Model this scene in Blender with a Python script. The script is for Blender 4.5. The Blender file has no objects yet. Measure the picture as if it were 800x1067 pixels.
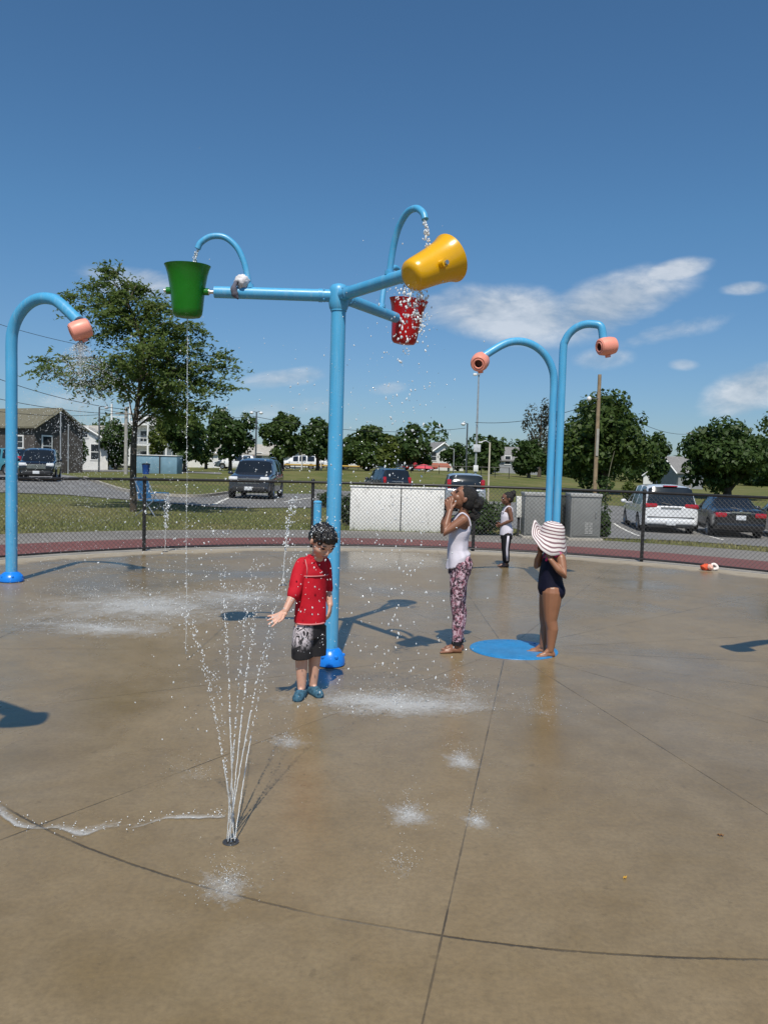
import bpy, bmesh, math, random
import numpy as np
from mathutils import Vector, Matrix, noise as mnoise

random.seed(7)
rng = np.random.default_rng(11)
S = bpy.context.scene
COL = S.collection
PI = math.pi
def R(a): return math.radians(a)

# ------------------------------------------------------------------ camera
FPX, CX, CY, EYE = 832.0, 400.0, 533.5, 1.55
MC = (Matrix.Rotation(R(90 - 3.37), 3, 'X') @ Matrix.Rotation(R(1.575), 3, 'Z'))
cam = bpy.data.cameras.new('camera')
cam_o = bpy.data.objects.new('camera', cam)
COL.objects.link(cam_o)
cam.sensor_fit = 'HORIZONTAL'
cam.sensor_width = 36.0
cam.lens = FPX / 800 * 36.0
cam.clip_start, cam.clip_end = 0.05, 6000
cam_o.matrix_world = Matrix.Translation((0, 0, EYE)) @ MC.to_4x4()
S.camera = cam_o

def ray(px, py):
    return MC @ Vector(((px - CX) / FPX, (CY - py) / FPX, -1))
def at(px, py, Y):
    v = ray(px, py); t = Y / v.y
    return Vector((v.x * t, Y, EYE + v.z * t))

# ------------------------------------------------------------------ terrain height
FC = (0.55, 7.1)          # centre of the ring fence
PC = (1.08, 6.77)         # centre of the pad
_ctl = []
for px, py, d in [(40, 499, 43), (268, 521, 33), (685, 558, 29), (755, 562, 28), (800, 563, 27), (410, 557, 19.5),
                  (555, 564, 18.5), (400, 490, 100), (100, 489, 95), (250, 489, 95), (520, 492, 95), (750, 518, 66),
                  (750, 511, 120), (640, 505, 90), (165, 493, 65), (0, 493, 90), (139, 533, 23), (60, 514, 33),
                  (640, 565, 20), (760, 573, 19), (330, 529, 27)]:
    p = at(px, py, d); _ctl.append((p.x / p.y, math.log(d), p.z))
for px, d, z in [(478, 37, -.5), (390, 46, -.36), (560, 40, -.5), (620, 60, -.3)]:
    p = at(px, 500, d); _ctl.append((p.x / p.y, math.log(d), z))
_ctl = np.array(_ctl)

def zt(x, y):
    r = math.hypot(x - FC[0], y - FC[1])
    d = max(y, 14.0)
    q = -((np.clip(x / d, -.62, .62) - _ctl[:, 0]) / .13) ** 2 - ((math.log(d) - _ctl[:, 1]) / .3) ** 2
    w = np.exp(q - q.max())
    z = float((w * _ctl[:, 2]).sum() / w.sum())
    if y < 14: z = 0.0
    k = min(max((r - 12.0) / 6.0, 0), 1); k = k * k * (3 - 2 * k)
    e = min(max((r - 11.5) / 0.6, 0), 1)
    return z * k - .03 * (1 - e)

def ground(px, py):
    v = ray(px, py); prev = 2.0; t = 2.0
    while t < 1500:
        x, y, z = v.x * t, v.y * t, EYE + v.z * t
        if z < zt(x, y):
            lo, hi = prev, t
            for _ in range(30):
                m = (lo + hi) / 2
                if EYE + v.z * m < zt(v.x * m, v.y * m): hi = m
                else: lo = m
            return Vector((v.x * hi, v.y * hi, zt(v.x * hi, v.y * hi)))
        prev = t; t *= 1.03
    return Vector((v.x * 300, v.y * 300, zt(v.x * 300, v.y * 300)))
def pad(px, py, z=0.0):
    v = ray(px, py); t = (z - EYE) / v.z
    return Vector((v.x * t, v.y * t, z))
def on(px, Y):
    p = at(px, 500, Y)
    return Vector((p.x, Y, zt(p.x, Y)))

# ------------------------------------------------------------------ materials
MATS = {}
def nn(nt, typ, **kw):
    n = nt.nodes.new(typ)
    for k, v in kw.items(): setattr(n, k, v)
    return n
def mth(nt, op, a, b=None, c=None, clamp=False):
    n = nt.nodes.new('ShaderNodeMath'); n.operation = op; n.use_clamp = clamp
    for i, q in enumerate((a, b, c)):
        if q is None: continue
        if isinstance(q, (int, float)): n.inputs[i].default_value = q
        else: nt.links.new(q, n.inputs[i])
    return n.outputs[0]
def mixc(nt, f, a, b, mode='MIX'):
    n = nt.nodes.new('ShaderNodeMix'); n.data_type = 'RGBA'; n.blend_type = mode
    for s, q in ((n.inputs[0], f), (n.inputs[6], a), (n.inputs[7], b)):
        if isinstance(q, (int, float)): s.default_value = q
        elif isinstance(q, tuple): s.default_value = (*q, 1) if len(q) == 3 else q
        else: nt.links.new(q, s)
    return n.outputs[2]
def noise_tex(nt, vec, scale, detail=4, rough=.55, dist=0):
    n = nt.nodes.new('ShaderNodeTexNoise')
    n.inputs['Scale'].default_value = scale; n.inputs['Detail'].default_value = detail
    n.inputs['Roughness'].default_value = rough; n.inputs['Distortion'].default_value = dist
    if vec is not None: nt.links.new(vec, n.inputs['Vector'])
    return n.outputs[0]
def ramp(nt, f, stops):
    n = nt.nodes.new('ShaderNodeValToRGB'); nt.links.new(f, n.inputs[0])
    el = n.color_ramp.elements
    while len(el) > 1: el.remove(el[-1])
    for i, (p, c) in enumerate(stops):
        e = el[0] if i == 0 else el.new(p)
        e.position = p
        e.color = (c, c, c, 1) if isinstance(c, (int, float)) else (*c, 1)
    return n.outputs[0]
def new_mat(name):
    m = bpy.data.materials.new(name); m.use_nodes = True
    nt = m.node_tree
    b = nt.nodes['Principled BSDF']
    tc = nt.nodes.new('ShaderNodeTexCoord')
    MATS[name] = m
    return m, nt, b, tc
def bump(nt, b, h, strength, dist=.01):
    n = nt.nodes.new('ShaderNodeBump'); n.inputs['Strength'].default_value = strength
    n.inputs['Distance'].default_value = dist
    nt.links.new(h, n.inputs['Height']); nt.links.new(n.outputs[0], b.inputs['Normal'])
def mat(name, col, rough=.5, metal=0.0, var=.12, scale=6.0, bmp=.05, spec=.5, coat=0.0, rv=.1):
    """a base colour that wanders a little, with uneven gloss and a faint bump"""
    m, nt, b, tc = new_mat(name)
    n = noise_tex(nt, tc.outputs['Object'], scale, 5)
    lo = tuple(c * (1 - var) for c in col); hi = tuple(min(c * (1 + var), 1) for c in col)
    f = ramp(nt, n, [(.3, 0), (.7, 1)])
    nt.links.new(mixc(nt, f, lo, hi), b.inputs['Base Color'])
    nt.links.new(mth(nt, 'MULTIPLY_ADD', n, rv * 2, max(rough - rv, 0.02)), b.inputs['Roughness'])
    b.inputs['Metallic'].default_value = metal
    b.inputs['Specular IOR Level'].default_value = spec
    b.inputs['Coat Weight'].default_value = coat
    if bmp: bump(nt, b, noise_tex(nt, tc.outputs['Object'], scale * 7, 4), bmp)
    return m

# ------------------------------------------------------------------ mesh building
def obj_from(name, me, mats, parent=None, loc=None, smooth=True, angle=40):
    o = bpy.data.objects.new(name, me)
    COL.objects.link(o)
    for m in (mats if isinstance(mats, (list, tuple)) else [mats]): me.materials.append(m)
    if smooth:
        me.polygons.foreach_set('use_smooth', [True] * len(me.polygons))
        if angle: me.set_sharp_from_angle(angle=R(angle))
    if parent is not None: o.parent = parent
    if loc is not None: o.location = loc
    return o

def basis(d, up=None):
    d = Vector(d).normalized()
    u = Vector(up) if up is not None else (Vector((0, 0, 1)) if abs(d.z) < .95 else Vector((1, 0, 0)))
    a = u.cross(d)
    if a.length < 1e-6: a = Vector((1, 0, 0)).cross(d)
    a.normalize(); b = d.cross(a).normalized()
    return a, b, d

def catmull(pts, n=8):
    P = [Vector(p) for p in pts]
    out = []
    for i in range(len(P) - 1):
        p0 = P[i - 1] if i else P[0] * 2 - P[1]
        p1, p2 = P[i], P[i + 1]
        p3 = P[i + 2] if i + 2 < len(P) else P[-1] * 2 - P[-2]
        for k in range(n):
            t = k / n
            out.append(.5 * ((2 * p1) + (p2 - p0) * t + (2 * p0 - 5 * p1 + 4 * p2 - p3) * t * t + (3 * p1 - p0 - 3 * p2 + p3) * t ** 3))
    out.append(P[-1])
    return out

class MB:
    def __init__(s): s.v, s.f, s.m = [], [], []
    def add(s, vs, fs, mi=0):
        k = len(s.v); s.v += [tuple(q) for q in vs]
        s.f += [tuple(i + k for i in f) for f in fs]; s.m += [mi] * len(fs)
        return s
    def box(s, c, sz, rz=0, mi=0, rot=None):
        x, y, z = sz[0] / 2, sz[1] / 2, sz[2] / 2
        M = rot if rot is not None else Matrix.Rotation(rz, 3, 'Z')
        vs = [M @ Vector(p) + Vector(c) for p in ((-x, -y, -z), (x, -y, -z), (x, y, -z), (-x, y, -z), (-x, -y, z), (x, -y, z), (x, y, z), (-x, y, z))]
        return s.add(vs, [(0, 3, 2, 1), (4, 5, 6, 7), (0, 1, 5, 4), (1, 2, 6, 5), (2, 3, 7, 6), (3, 0, 4, 7)], mi)
    def bbox(s, c, sz, bev=.02, rz=0, mi=0, seg=2):
        bm = bmesh.new(); bmesh.ops.create_cube(bm, size=1)
        for v in bm.verts: v.co = Vector((v.co.x * sz[0], v.co.y * sz[1], v.co.z * sz[2]))
        bmesh.ops.bevel(bm, geom=bm.edges[:], offset=bev, segments=seg, affect='EDGES', profile=.5)
        M = Matrix.Rotation(rz, 3, 'Z')
        bm.verts.index_update()
        s.add([M @ v.co + Vector(c) for v in bm.verts], [[v.index for v in f.verts] for f in bm.faces], mi)
        bm.free(); return s
    def tube(s, pts, r, n=10, mi=0, cap=True, rounded=False):
        P = [Vector(p) for p in pts]
        rs = list(r) if isinstance(r, (list, tuple)) else [r] * len(P)
        if rounded:
            def ends(p, q, rr):
                d = (p - q).normalized()
                return [(p + d * rr * math.sin(a), rr * math.cos(a)) for a in (R(80), R(55), R(28))]
            A = ends(P[0], P[1], rs[0]); B = ends(P[-1], P[-2], rs[-1])[::-1]
            P = [a for a, _ in A] + P + [b for b, _ in B]; rs = [a for _, a in A] + rs + [b for _, b in B]
        vs, fs = [], []
        a = None
        for i, p in enumerate(P):
            d = (P[min(i + 1, len(P) - 1)] - P[max(i - 1, 0)]).normalized()
            if a is None: a, b, _ = basis(d)
            else:
                a = (a - d * a.dot(d))
                if a.length < 1e-6: a, b, _ = basis(d)
                a.normalize(); b = d.cross(a).normalized()
            vs += [p + (a * math.cos(2 * PI * k / n) + b * math.sin(2 * PI * k / n)) * rs[i] for k in range(n)]
        for i in range(len(P) - 1):
            for k in range(n):
                fs.append((i * n + k, i * n + (k + 1) % n, (i + 1) * n + (k + 1) % n, (i + 1) * n + k))
        if cap:
            fs.append(tuple(range(n))[::-1]); fs.append(tuple((len(P) - 1) * n + k for k in range(n)))
        return s.add(vs, fs, mi)
    def lathe(s, prof, M=None, n=24, mi=0, close=True):
        M = M if M is not None else Matrix.Identity(4)
        vs, fs = [], []
        for r, z in prof:
            vs += [M @ Vector((r * math.cos(2 * PI * k / n), r * math.sin(2 * PI * k / n), z)) for k in range(n)]
        for i in range(len(prof) - 1):
            for k in range(n):
                fs.append((i * n + k, i * n + (k + 1) % n, (i + 1) * n + (k + 1) % n, (i + 1) * n + k))
        if close:
            if prof[0][0] > 1e-5: fs.append(tuple(range(n))[::-1])
            if prof[-1][0] > 1e-5: fs.append(tuple((len(prof) - 1) * n + k for k in range(n)))
        return s.add(vs, fs, mi)
    def ell(s, c, r, M=None, nu=14, nv=9, mi=0):
        r = (r, r, r) if isinstance(r, (int, float)) else r
        M = M if M is not None else Matrix.Identity(3)
        c = Vector(c); vs = [c + M @ Vector((0, 0, -r[2]))]; fs = []
        for j in range(1, nv):
            t = PI * j / nv - PI / 2
            vs += [c + M @ Vector((r[0] * math.cos(t) * math.cos(2 * PI * k / nu), r[1] * math.cos(t) * math.sin(2 * PI * k / nu), r[2] * math.sin(t))) for k in range(nu)]
        vs.append(c + M @ Vector((0, 0, r[2])))
        for k in range(nu):
            fs.append((0, 1 + (k + 1) % nu, 1 + k))
            for j in range(nv - 2):
                a = 1 + j * nu
                fs.append((a + k, a + (k + 1) % nu, a + nu + (k + 1) % nu, a + nu + k))
            fs.append((1 + (nv - 2) * nu + k, 1 + (nv - 2) * nu + (k + 1) % nu, len(vs) - 1))
        return s.add(vs, fs, mi)
    def loft(s, secs, n=20, mi=0):
        """secs: (centre, rx, ry, yaw[, tilt matrix]) horizontal ellipses joined from the first to the last"""
        vs, fs = [], []
        for c, rx, ry, yaw in secs:
            ca, sa = math.cos(yaw), math.sin(yaw)
            for k in range(n):
                t = 2 * PI * k / n; x, y = rx * math.cos(t), ry * math.sin(t)
                vs.append(Vector(c) + Vector((x * ca - y * sa, x * sa + y * ca, 0)))
        for i in range(len(secs) - 1):
            for k in range(n): fs.append((i * n + k, i * n + (k + 1) % n, (i + 1) * n + (k + 1) % n, (i + 1) * n + k))
        fs.append(tuple(range(n))[::-1]); fs.append(tuple((len(secs) - 1) * n + k for k in range(n)))
        return s.add(vs, fs, mi)
    def mesh(s, name='m'):
        me = bpy.data.meshes.new(name)
        me.from_pydata(s.v, [], s.f); me.polygons.foreach_set('material_index', s.m); me.update()
        return me
    def build(s, name, mats, parent=None, loc=None, smooth=True, angle=40):
        return obj_from(name, s.mesh(name), mats, parent, loc, smooth, angle)

def tag(o, label=None, cat=None, group=None, kind=None):
    if label: o['label'] = label
    if cat: o['category'] = cat
    if group: o['group'] = group
    if kind: o['kind'] = kind
    return o
def thing(name, loc, label, cat, group=None, rz=0):
    o = bpy.data.objects.new(name, None); COL.objects.link(o)
    o.empty_display_size = .1
    o.location = loc; o.rotation_euler = (0, 0, rz)
    return tag(o, label, cat, group)
def copy_tree(o, parent=None):
    c = o.copy(); COL.objects.link(c)
    if parent is not None: c.parent = parent
    for ch in list(o.children): copy_tree(ch, c)
    return c

def baked(mb, mods, name='tmp'):
    """evaluates modifiers on the built shape and gives the plain mesh"""
    o = mb.build(name, [], smooth=False) if isinstance(mb, MB) else mb
    for typ, kw in mods:
        m = o.modifiers.new(typ, typ)
        for k, v in kw.items(): setattr(m, k, v)
    bpy.context.view_layer.update()
    dg = bpy.context.evaluated_depsgraph_get()
    me = bpy.data.meshes.new_from_object(o.evaluated_get(dg))
    old = o.data; bpy.data.objects.remove(o); bpy.data.meshes.remove(old)
    return me
def melt(mb, vox=.005, it=3, fac=.5):
    return baked(mb, [('REMESH', dict(mode='VOXEL', voxel_size=vox)), ('SMOOTH', dict(factor=fac, iterations=it))])
def np_mesh(name, V, F):
    """V (n,3), F (m,k) arrays"""
    me = bpy.data.meshes.new(name)
    n, m, k = len(V), len(F), F.shape[1]
    me.vertices.add(n); me.vertices.foreach_set('co', np.ascontiguousarray(V, dtype=np.float32).ravel())
    me.loops.add(m * k); me.loops.foreach_set('vertex_index', np.ascontiguousarray(F, dtype=np.int32).ravel())
    me.polygons.add(m); me.polygons.foreach_set('loop_start', np.arange(0, m * k, k, dtype=np.int32))
    me.update(calc_edges=True); me.validate()
    return me
# ------------------------------------------------------------------ sky and sun
SUN_EL, SUN_AZ_FROM = R(57), None
w = bpy.data.worlds.new('World'); S.world = w; w.use_nodes = True
nt = w.node_tree; nt.nodes.clear()
sky = nn(nt, 'ShaderNodeTexSky', sky_type='NISHITA', sun_disc=False)
sky.sun_elevation = SUN_EL; sky.sun_rotation = R(180 - 2)
sky.air_density = 1.0; sky.dust_density = .35; sky.ozone_density = 1.6
bg = nn(nt, 'ShaderNodeBackground'); bg.inputs['Strength'].default_value = .092
out = nn(nt, 'ShaderNodeOutputWorld')
tc = nn(nt, 'ShaderNodeTexCoord')
sp = nn(nt, 'ShaderNodeSeparateXYZ'); nt.links.new(tc.outputs['Generated'], sp.inputs[0])
X_, Y_, Z_ = sp.outputs
yy = mth(nt, 'MAXIMUM', Y_, .05)
u = mth(nt, 'DIVIDE', X_, yy); v = mth(nt, 'DIVIDE', Z_, yy)
cb = nn(nt, 'ShaderNodeCombineXYZ'); nt.links.new(u, cb.inputs[0]); nt.links.new(mth(nt, 'MULTIPLY', v, 2.1), cb.inputs[1])
n1 = noise_tex(nt, cb.outputs[0], 9.0, 9, .6, .5)
n2 = noise_tex(nt, cb.outputs[0], 30.0, 7, .6, .3)
nz = mth(nt, 'ADD', mth(nt, 'MULTIPLY', n1, .74), mth(nt, 'MULTIPLY', n2, .26))
tot = None
def uv_of(px, py):
    r_ = ray(px, py); return r_.x / r_.y, r_.z / r_.y
CLOUDS = [  # px, py, half width, half height, tilt, strength
    (630, 318, 115, 36, -20, 1.0), (535, 328, 125, 36, 3, 1.0), (700, 283, 50, 15, -16, .9), (295, 394, 60, 13, -8, .7),
    (140, 296, 85, 22, 5, .75), (785, 405, 70, 30, -22, .95), (778, 300, 32, 9, -5, .75), (628, 374, 40, 15, -8, .62),
    (405, 405, 26, 9, -10, .55), (712, 380, 20, 8, 0, .55), (300, 425, 90, 14, -8, .45), (700, 345, 90, 14, -14, .45), (60, 420, 80, 16, 0, .4)]
for px, py, a, b, tilt, st in CLOUDS:
    u0, v0 = uv_of(px, py)
    du, dv = mth(nt, 'SUBTRACT', u, u0), mth(nt, 'SUBTRACT', v, v0)
    c, s_ = math.cos(R(-tilt)), math.sin(R(-tilt))
    p_ = mth(nt, 'ADD', mth(nt, 'MULTIPLY', du, c * 832 / a), mth(nt, 'MULTIPLY', dv, s_ * 832 / a))
    q_ = mth(nt, 'ADD', mth(nt, 'MULTIPLY', du, -s_ * 832 / b), mth(nt, 'MULTIPLY', dv, c * 832 / b))
    d2 = mth(nt, 'ADD', mth(nt, 'MULTIPLY', p_, p_), mth(nt, 'MULTIPLY', q_, q_))
    m_ = mth(nt, 'MULTIPLY', mth(nt, 'SUBTRACT', 1.0, d2, clamp=True), st)
    tot = m_ if tot is None else mth(nt, 'MAXIMUM', tot, m_)
dens = mth(nt, 'SUBTRACT', mth(nt, 'ADD', mth(nt, 'MULTIPLY', tot, .74), mth(nt, 'MULTIPLY', nz, 1.25)), .74)
dens = mth(nt, 'MULTIPLY', mth(nt, 'MULTIPLY', dens, 1.9, clamp=True), mth(nt, 'MULTIPLY', tot, 2.2, clamp=True), clamp=True)
dens = mth(nt, 'MULTIPLY', dens, mth(nt, 'GREATER_THAN', Y_, .05))
lit = ramp(nt, nz, [(.36, (3.9, 4.7, 5.6)), (.60, (8.2, 8.5, 8.9))])
tint = mixc(nt, mth(nt, 'MULTIPLY', mth(nt, 'MAXIMUM', Z_, 0.0), 3.6, clamp=True), (.54, .67, .91), (.56, .88, 1.07))
deep = mixc(nt, 1.0, sky.outputs[0], tint, 'MULTIPLY')
nt.links.new(mixc(nt, mth(nt, 'MULTIPLY', dens, .70), deep, lit), bg.inputs['Color'])
nt.links.new(bg.outputs[0], out.inputs[0])

sun = bpy.data.lights.new('sun', 'SUN'); sun.energy = 4.7; sun.angle = R(.53); sun.color = (1, .94, .845)
sun_o = bpy.data.objects.new('sun', sun); COL.objects.link(sun_o)
sdir = Vector((.035, 1.0, 0)).normalized() * math.cos(SUN_EL) + Vector((0, 0, -math.sin(SUN_EL)))
sun_o.rotation_euler = sdir.to_track_quat('-Z', 'Y').to_euler()
vs_ = S.view_settings
vs_.view_transform = 'Standard'; vs_.look = 'None'; vs_.gamma = 1; vs_.exposure = 0
try: vs_.use_curve_mapping = False
except Exception: pass
S.cycles.max_bounces = 8; S.cycles.transparent_max_bounces = 24
S.cycles.use_denoising = True

# ------------------------------------------------------------------ ground materials
def grass_mat(name, a, b, c):
    m, nt, bs, tc = new_mat(name)
    P = tc.outputs['Object']
    big = noise_tex(nt, P, .16, 4, .6); mid = noise_tex(nt, P, 1.3, 5, .65); fine = noise_tex(nt, P, 26, 5, .7)
    col = mixc(nt, ramp(nt, mid, [(.35, 0), (.66, 1)]), a, b)
    col = mixc(nt, ramp(nt, big, [(.46, 0), (.68, .85)]), col, c)
    col = mixc(nt, ramp(nt, fine, [(.25, .55), (.75, 0)]), col, tuple(q * .45 for q in a))
    nt.links.new(col, bs.inputs['Base Color']); bs.inputs['Roughness'].default_value = .85
    bs.inputs['Specular IOR Level'].default_value = .15
    bump(nt, bs, fine, .6, .05)
    return m
GRASS = grass_mat('grass', (.105, .128, .034), (.165, .168, .055), (.24, .20, .09))
def asphalt_mat(name, c):
    m, nt, bs, tc = new_mat(name)
    P = tc.outputs['Object']
    f = noise_tex(nt, P, 60, 4, .7); g = noise_tex(nt, P, .5, 5, .6)
    col = mixc(nt, ramp(nt, g, [(.3, 0), (.7, 1)]), tuple(q * .8 for q in c), tuple(q * 1.15 for q in c))
    col = mixc(nt, ramp(nt, f, [(.3, .5), (.62, 0)]), col, tuple(q * .5 for q in c))
    nt.links.new(col, bs.inputs['Base Color']); bs.inputs['Roughness'].default_value = .8
    bump(nt, bs, f, .4, .01)
    return m
ASPHALT = asphalt_mat('asphalt', (.20, .195, .185))
PATH = asphalt_mat('path', (.215, .20, .18))
REDBAND = asphalt_mat('red_paving', (.180, .066, .058))
KERB = mat('kerb_concrete', (.36, .33, .28), .8, var=.15, scale=3)

def concrete_mat():
    m, nt, bs, tc = new_mat('wet_concrete')
    P = tc.outputs['Object']
    sp = nn(nt, 'ShaderNodeSeparateXYZ'); nt.links.new(P, sp.inputs[0])
    wob = noise_tex(nt, P, 3.0, 3)
    wv = mth(nt, 'MULTIPLY', mth(nt, 'SUBTRACT', wob, .5), .012)
    dx, dy = mth(nt, 'SUBTRACT', sp.outputs[0], PC[0]), mth(nt, 'SUBTRACT', sp.outputs[1], PC[1])
    r = mth(nt, 'SQRT', mth(nt, 'ADD', mth(nt, 'MULTIPLY', dx, dx), mth(nt, 'MULTIPLY', dy, dy)))
    ang = mth(nt, 'ARCTAN2', dy, dx)
    step = R(24)
    t = mth(nt, 'DIVIDE', mth(nt, 'SUBTRACT', ang, R(258.6) - 2 * PI), step)
    fr = mth(nt, 'ABSOLUTE', mth(nt, 'SUBTRACT', t, mth(nt, 'ROUND', t)))
    drad = mth(nt, 'ADD', mth(nt, 'MULTIPLY', mth(nt, 'MULTIPLY', fr, step), r), wv)
    drad = mth(nt, 'ADD', drad, mth(nt, 'MULTIPLY', mth(nt, 'LESS_THAN', r, .4), 1.0))
    dcir = mth(nt, 'ABSOLUTE', mth(nt, 'ADD', mth(nt, 'SUBTRACT', r, 4.3), wv))
    grv = mth(nt, 'MAXIMUM', mth(nt, 'SUBTRACT', 1.0, mth(nt, 'DIVIDE', mth(nt, 'ABSOLUTE', drad), mth(nt, 'MULTIPLY_ADD', noise_tex(nt, P, 31, 3, .7), .008, .0008)), clamp=True),
              mth(nt, 'SUBTRACT', 1.0, mth(nt, 'DIVIDE', dcir, mth(nt, 'MULTIPLY_ADD', noise_tex(nt, P, 38, 3, .7), .019, -.0015)), clamp=True))
    wear = ramp(nt, noise_tex(nt, P, 2.2, 4, .6), [(.36, .22), (.6, 1)])
    grv = mth(nt, 'MULTIPLY', mth(nt, 'MULTIPLY', grv, 1.6, clamp=True), wear)
    big = noise_tex(nt, P, .42, 5, .6, .6); mid = noise_tex(nt, P, 1.7, 6, .62, .5); fine = noise_tex(nt, P, 45, 5, .7); mott = noise_tex(nt, P, 7.5, 6, .65)
    col = mixc(nt, ramp(nt, big, [(.40, 0), (.60, 1)]), (.182, .129, .060), (.242, .179, .098))
    col = mixc(nt, ramp(nt, mid, [(.38, 0), (.7, .55)]), col, (.285, .222, .135))
    col = mixc(nt, ramp(nt, mott, [(.25, .35), (.55, 0)]), col, (.125, .092, .050))
    col = mixc(nt, ramp(nt, fine, [(.25, .4), (.6, 0)]), col, (.085, .066, .042))
    spots = noise_tex(nt, P, 13, 3, .55)
    col = mixc(nt, ramp(nt, spots, [(.66, 0), (.72, .3)]), col, (.085, .064, .036))
    speck = noise_tex(nt, P, 150, 2, .5)
    col = mixc(nt, ramp(nt, speck, [(.68, 0), (.78, .35)]), col, (.34, .30, .23))
    # dry outer edge by the fence
    ex, ey = mth(nt, 'SUBTRACT', sp.outputs[0], FC[0]), mth(nt, 'SUBTRACT', sp.outputs[1], FC[1])
    r2 = mth(nt, 'SQRT', mth(nt, 'ADD', mth(nt, 'MULTIPLY', ex, ex), mth(nt, 'MULTIPLY', ey, ey)))
    dry = mth(nt, 'ADD', r2, mth(nt, 'MULTIPLY', mth(nt, 'SUBTRACT', mid, .5), .8))
    mr = nn(nt, 'ShaderNodeMapRange', interpolation_type='SMOOTHSTEP'); nt.links.new(dry, mr.inputs[0])
    mr.inputs[1].default_value, mr.inputs[2].default_value = 7.0, 7.35
    col = mixc(nt, mr.outputs[0], col, mixc(nt, ramp(nt, mott, [(.3, 0), (.7, 1)]), (.27, .23, .17), (.34, .30, .235)))
    col = mixc(nt, mth(nt, 'MULTIPLY', grv, .8), col, (.03, .024, .017))
    nt.links.new(col, bs.inputs['Base Color'])
    rg = ramp(nt, big, [(.38, .13), (.58, .30)])
    rg = mth(nt, 'ADD', rg, mth(nt, 'MULTIPLY', mr.outputs[0], .5))
    rg = mth(nt, 'ADD', rg, mth(nt, 'MULTIPLY', mott, .10))
    nt.links.new(rg, bs.inputs['Roughness'])
    bs.inputs['IOR'].default_value = 1.42
    ripple = noise_tex(nt, P, 5.0, 4, .55, .8)
    h = mth(nt, 'ADD', mth(nt, 'MULTIPLY', ripple, .5), mth(nt, 'MULTIPLY', fine, .16))
    h = mth(nt, 'SUBTRACT', h, mth(nt, 'MULTIPLY', grv, 1.2))
    bump(nt, bs, h, .28, .012)
    return m
CONCRETE = concrete_mat()

# ------------------------------------------------------------------ ground sheets
def axis(lo, hi, d0, d1, step, far):
    """fine between d0 and d1, growing outwards"""
    a = list(np.arange(d0, d1 + step / 2, step))
    s_ = step; x = d1
    while x < hi: s_ *= far; x += s_; a.append(min(x, hi))
    s_ = step; x = d0
    while x > lo: s_ *= far; x -= s_; a.insert(0, max(x, lo))
    return np.array(a)
xs = axis(-1500, 1500, -24, 24, .6, 1.16); ys = axis(-40, 3500, 12, 50, .6, 1.12)
V = np.array([[x, y, zt(x, y)] for y in ys for x in xs])
nx = len(xs)
F = np.array([[j * nx + i, j * nx + i + 1, (j + 1) * nx + i + 1, (j + 1) * nx + i] for j in range(len(ys) - 1) for i in range(nx - 1)])
tag(obj_from('lawn', np_mesh('lawn', V, F), GRASS, angle=None), 'dry green park lawn beyond the fence', 'lawn', kind='structure')

def ring(name, c, r0, r1, z0, z1, m, n=160, a0=0, a1=360):
    """a flat annular slab with real edges"""
    mb = MB(); full = a1 - a0 >= 360
    vs, fs = [], []
    K = n if full else n + 1
    for k in range(K):
        a = R(a0 + (a1 - a0) * k / n)
        for rr, zz in ((r0, z0), (r0, z1), (r1, z1), (r1, z0)):
            vs.append((c[0] + rr * math.cos(a), c[1] + rr * math.sin(a), zz))
    for k in range(n):
        q = (k + 1) % K
        for j in (0, 1, 2): fs.append((k * 4 + j, k * 4 + j + 1, q * 4 + j + 1, q * 4 + j))
    mb.add(vs, fs)
    return mb.build(name, m, angle=30)
# the pad is a disc of rings so that the mesh stays even
mb = MB(); n = 128; rr = [0, .6, 1.5, 3, 5, 6.5, 7.62]
vs = [(FC[0], FC[1], 0)]; fs = []
for r_ in rr[1:]:
    vs += [(FC[0] + r_ * math.cos(2 * PI * k / n), FC[1] + r_ * math.sin(2 * PI * k / n), 0) for k in range(n)]
vs += [(FC[0] + 7.62 * math.cos(2 * PI * k / n), FC[1] + 7.62 * math.sin(2 * PI * k / n), -.1) for k in range(n)]
for k in range(n):
    fs.append((0, 1 + k, 1 + (k + 1) % n))
    for j in range(len(rr) - 1): fs.append((1 + j * n + k, 1 + (j + 1) * n + k, 1 + (j + 1) * n + (k + 1) % n, 1 + j * n + (k + 1) % n))
mb.add(vs, fs)
tag(mb.build('splash_pad', CONCRETE, angle=30), 'round wet tan concrete splash pad with scored joints', 'splash pad', kind='structure')
tag(ring('apron', FC, -0.0 + 7.625, 8.2, -.1, -.003, KERB), 'pale concrete strip under the chain link fence', 'kerb', kind='structure')
tag(ring('red_walkway', FC, 8.205, 9.75, -.1, -.008, REDBAND), 'brick red paved band around the splash pad', 'walkway', kind='structure')
tag(ring('path', FC, 9.755, 11.7, -.1, -.012, PATH), 'grey asphalt path outside the red band', 'path', kind='structure')
# entrance apron behind the camera
tag(MB().box((0.4, -7.2, -.06), (9, 12, .09)).build('walkway', PATH, angle=30), 'asphalt approach path behind the viewer', 'path', kind='structure')

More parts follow.
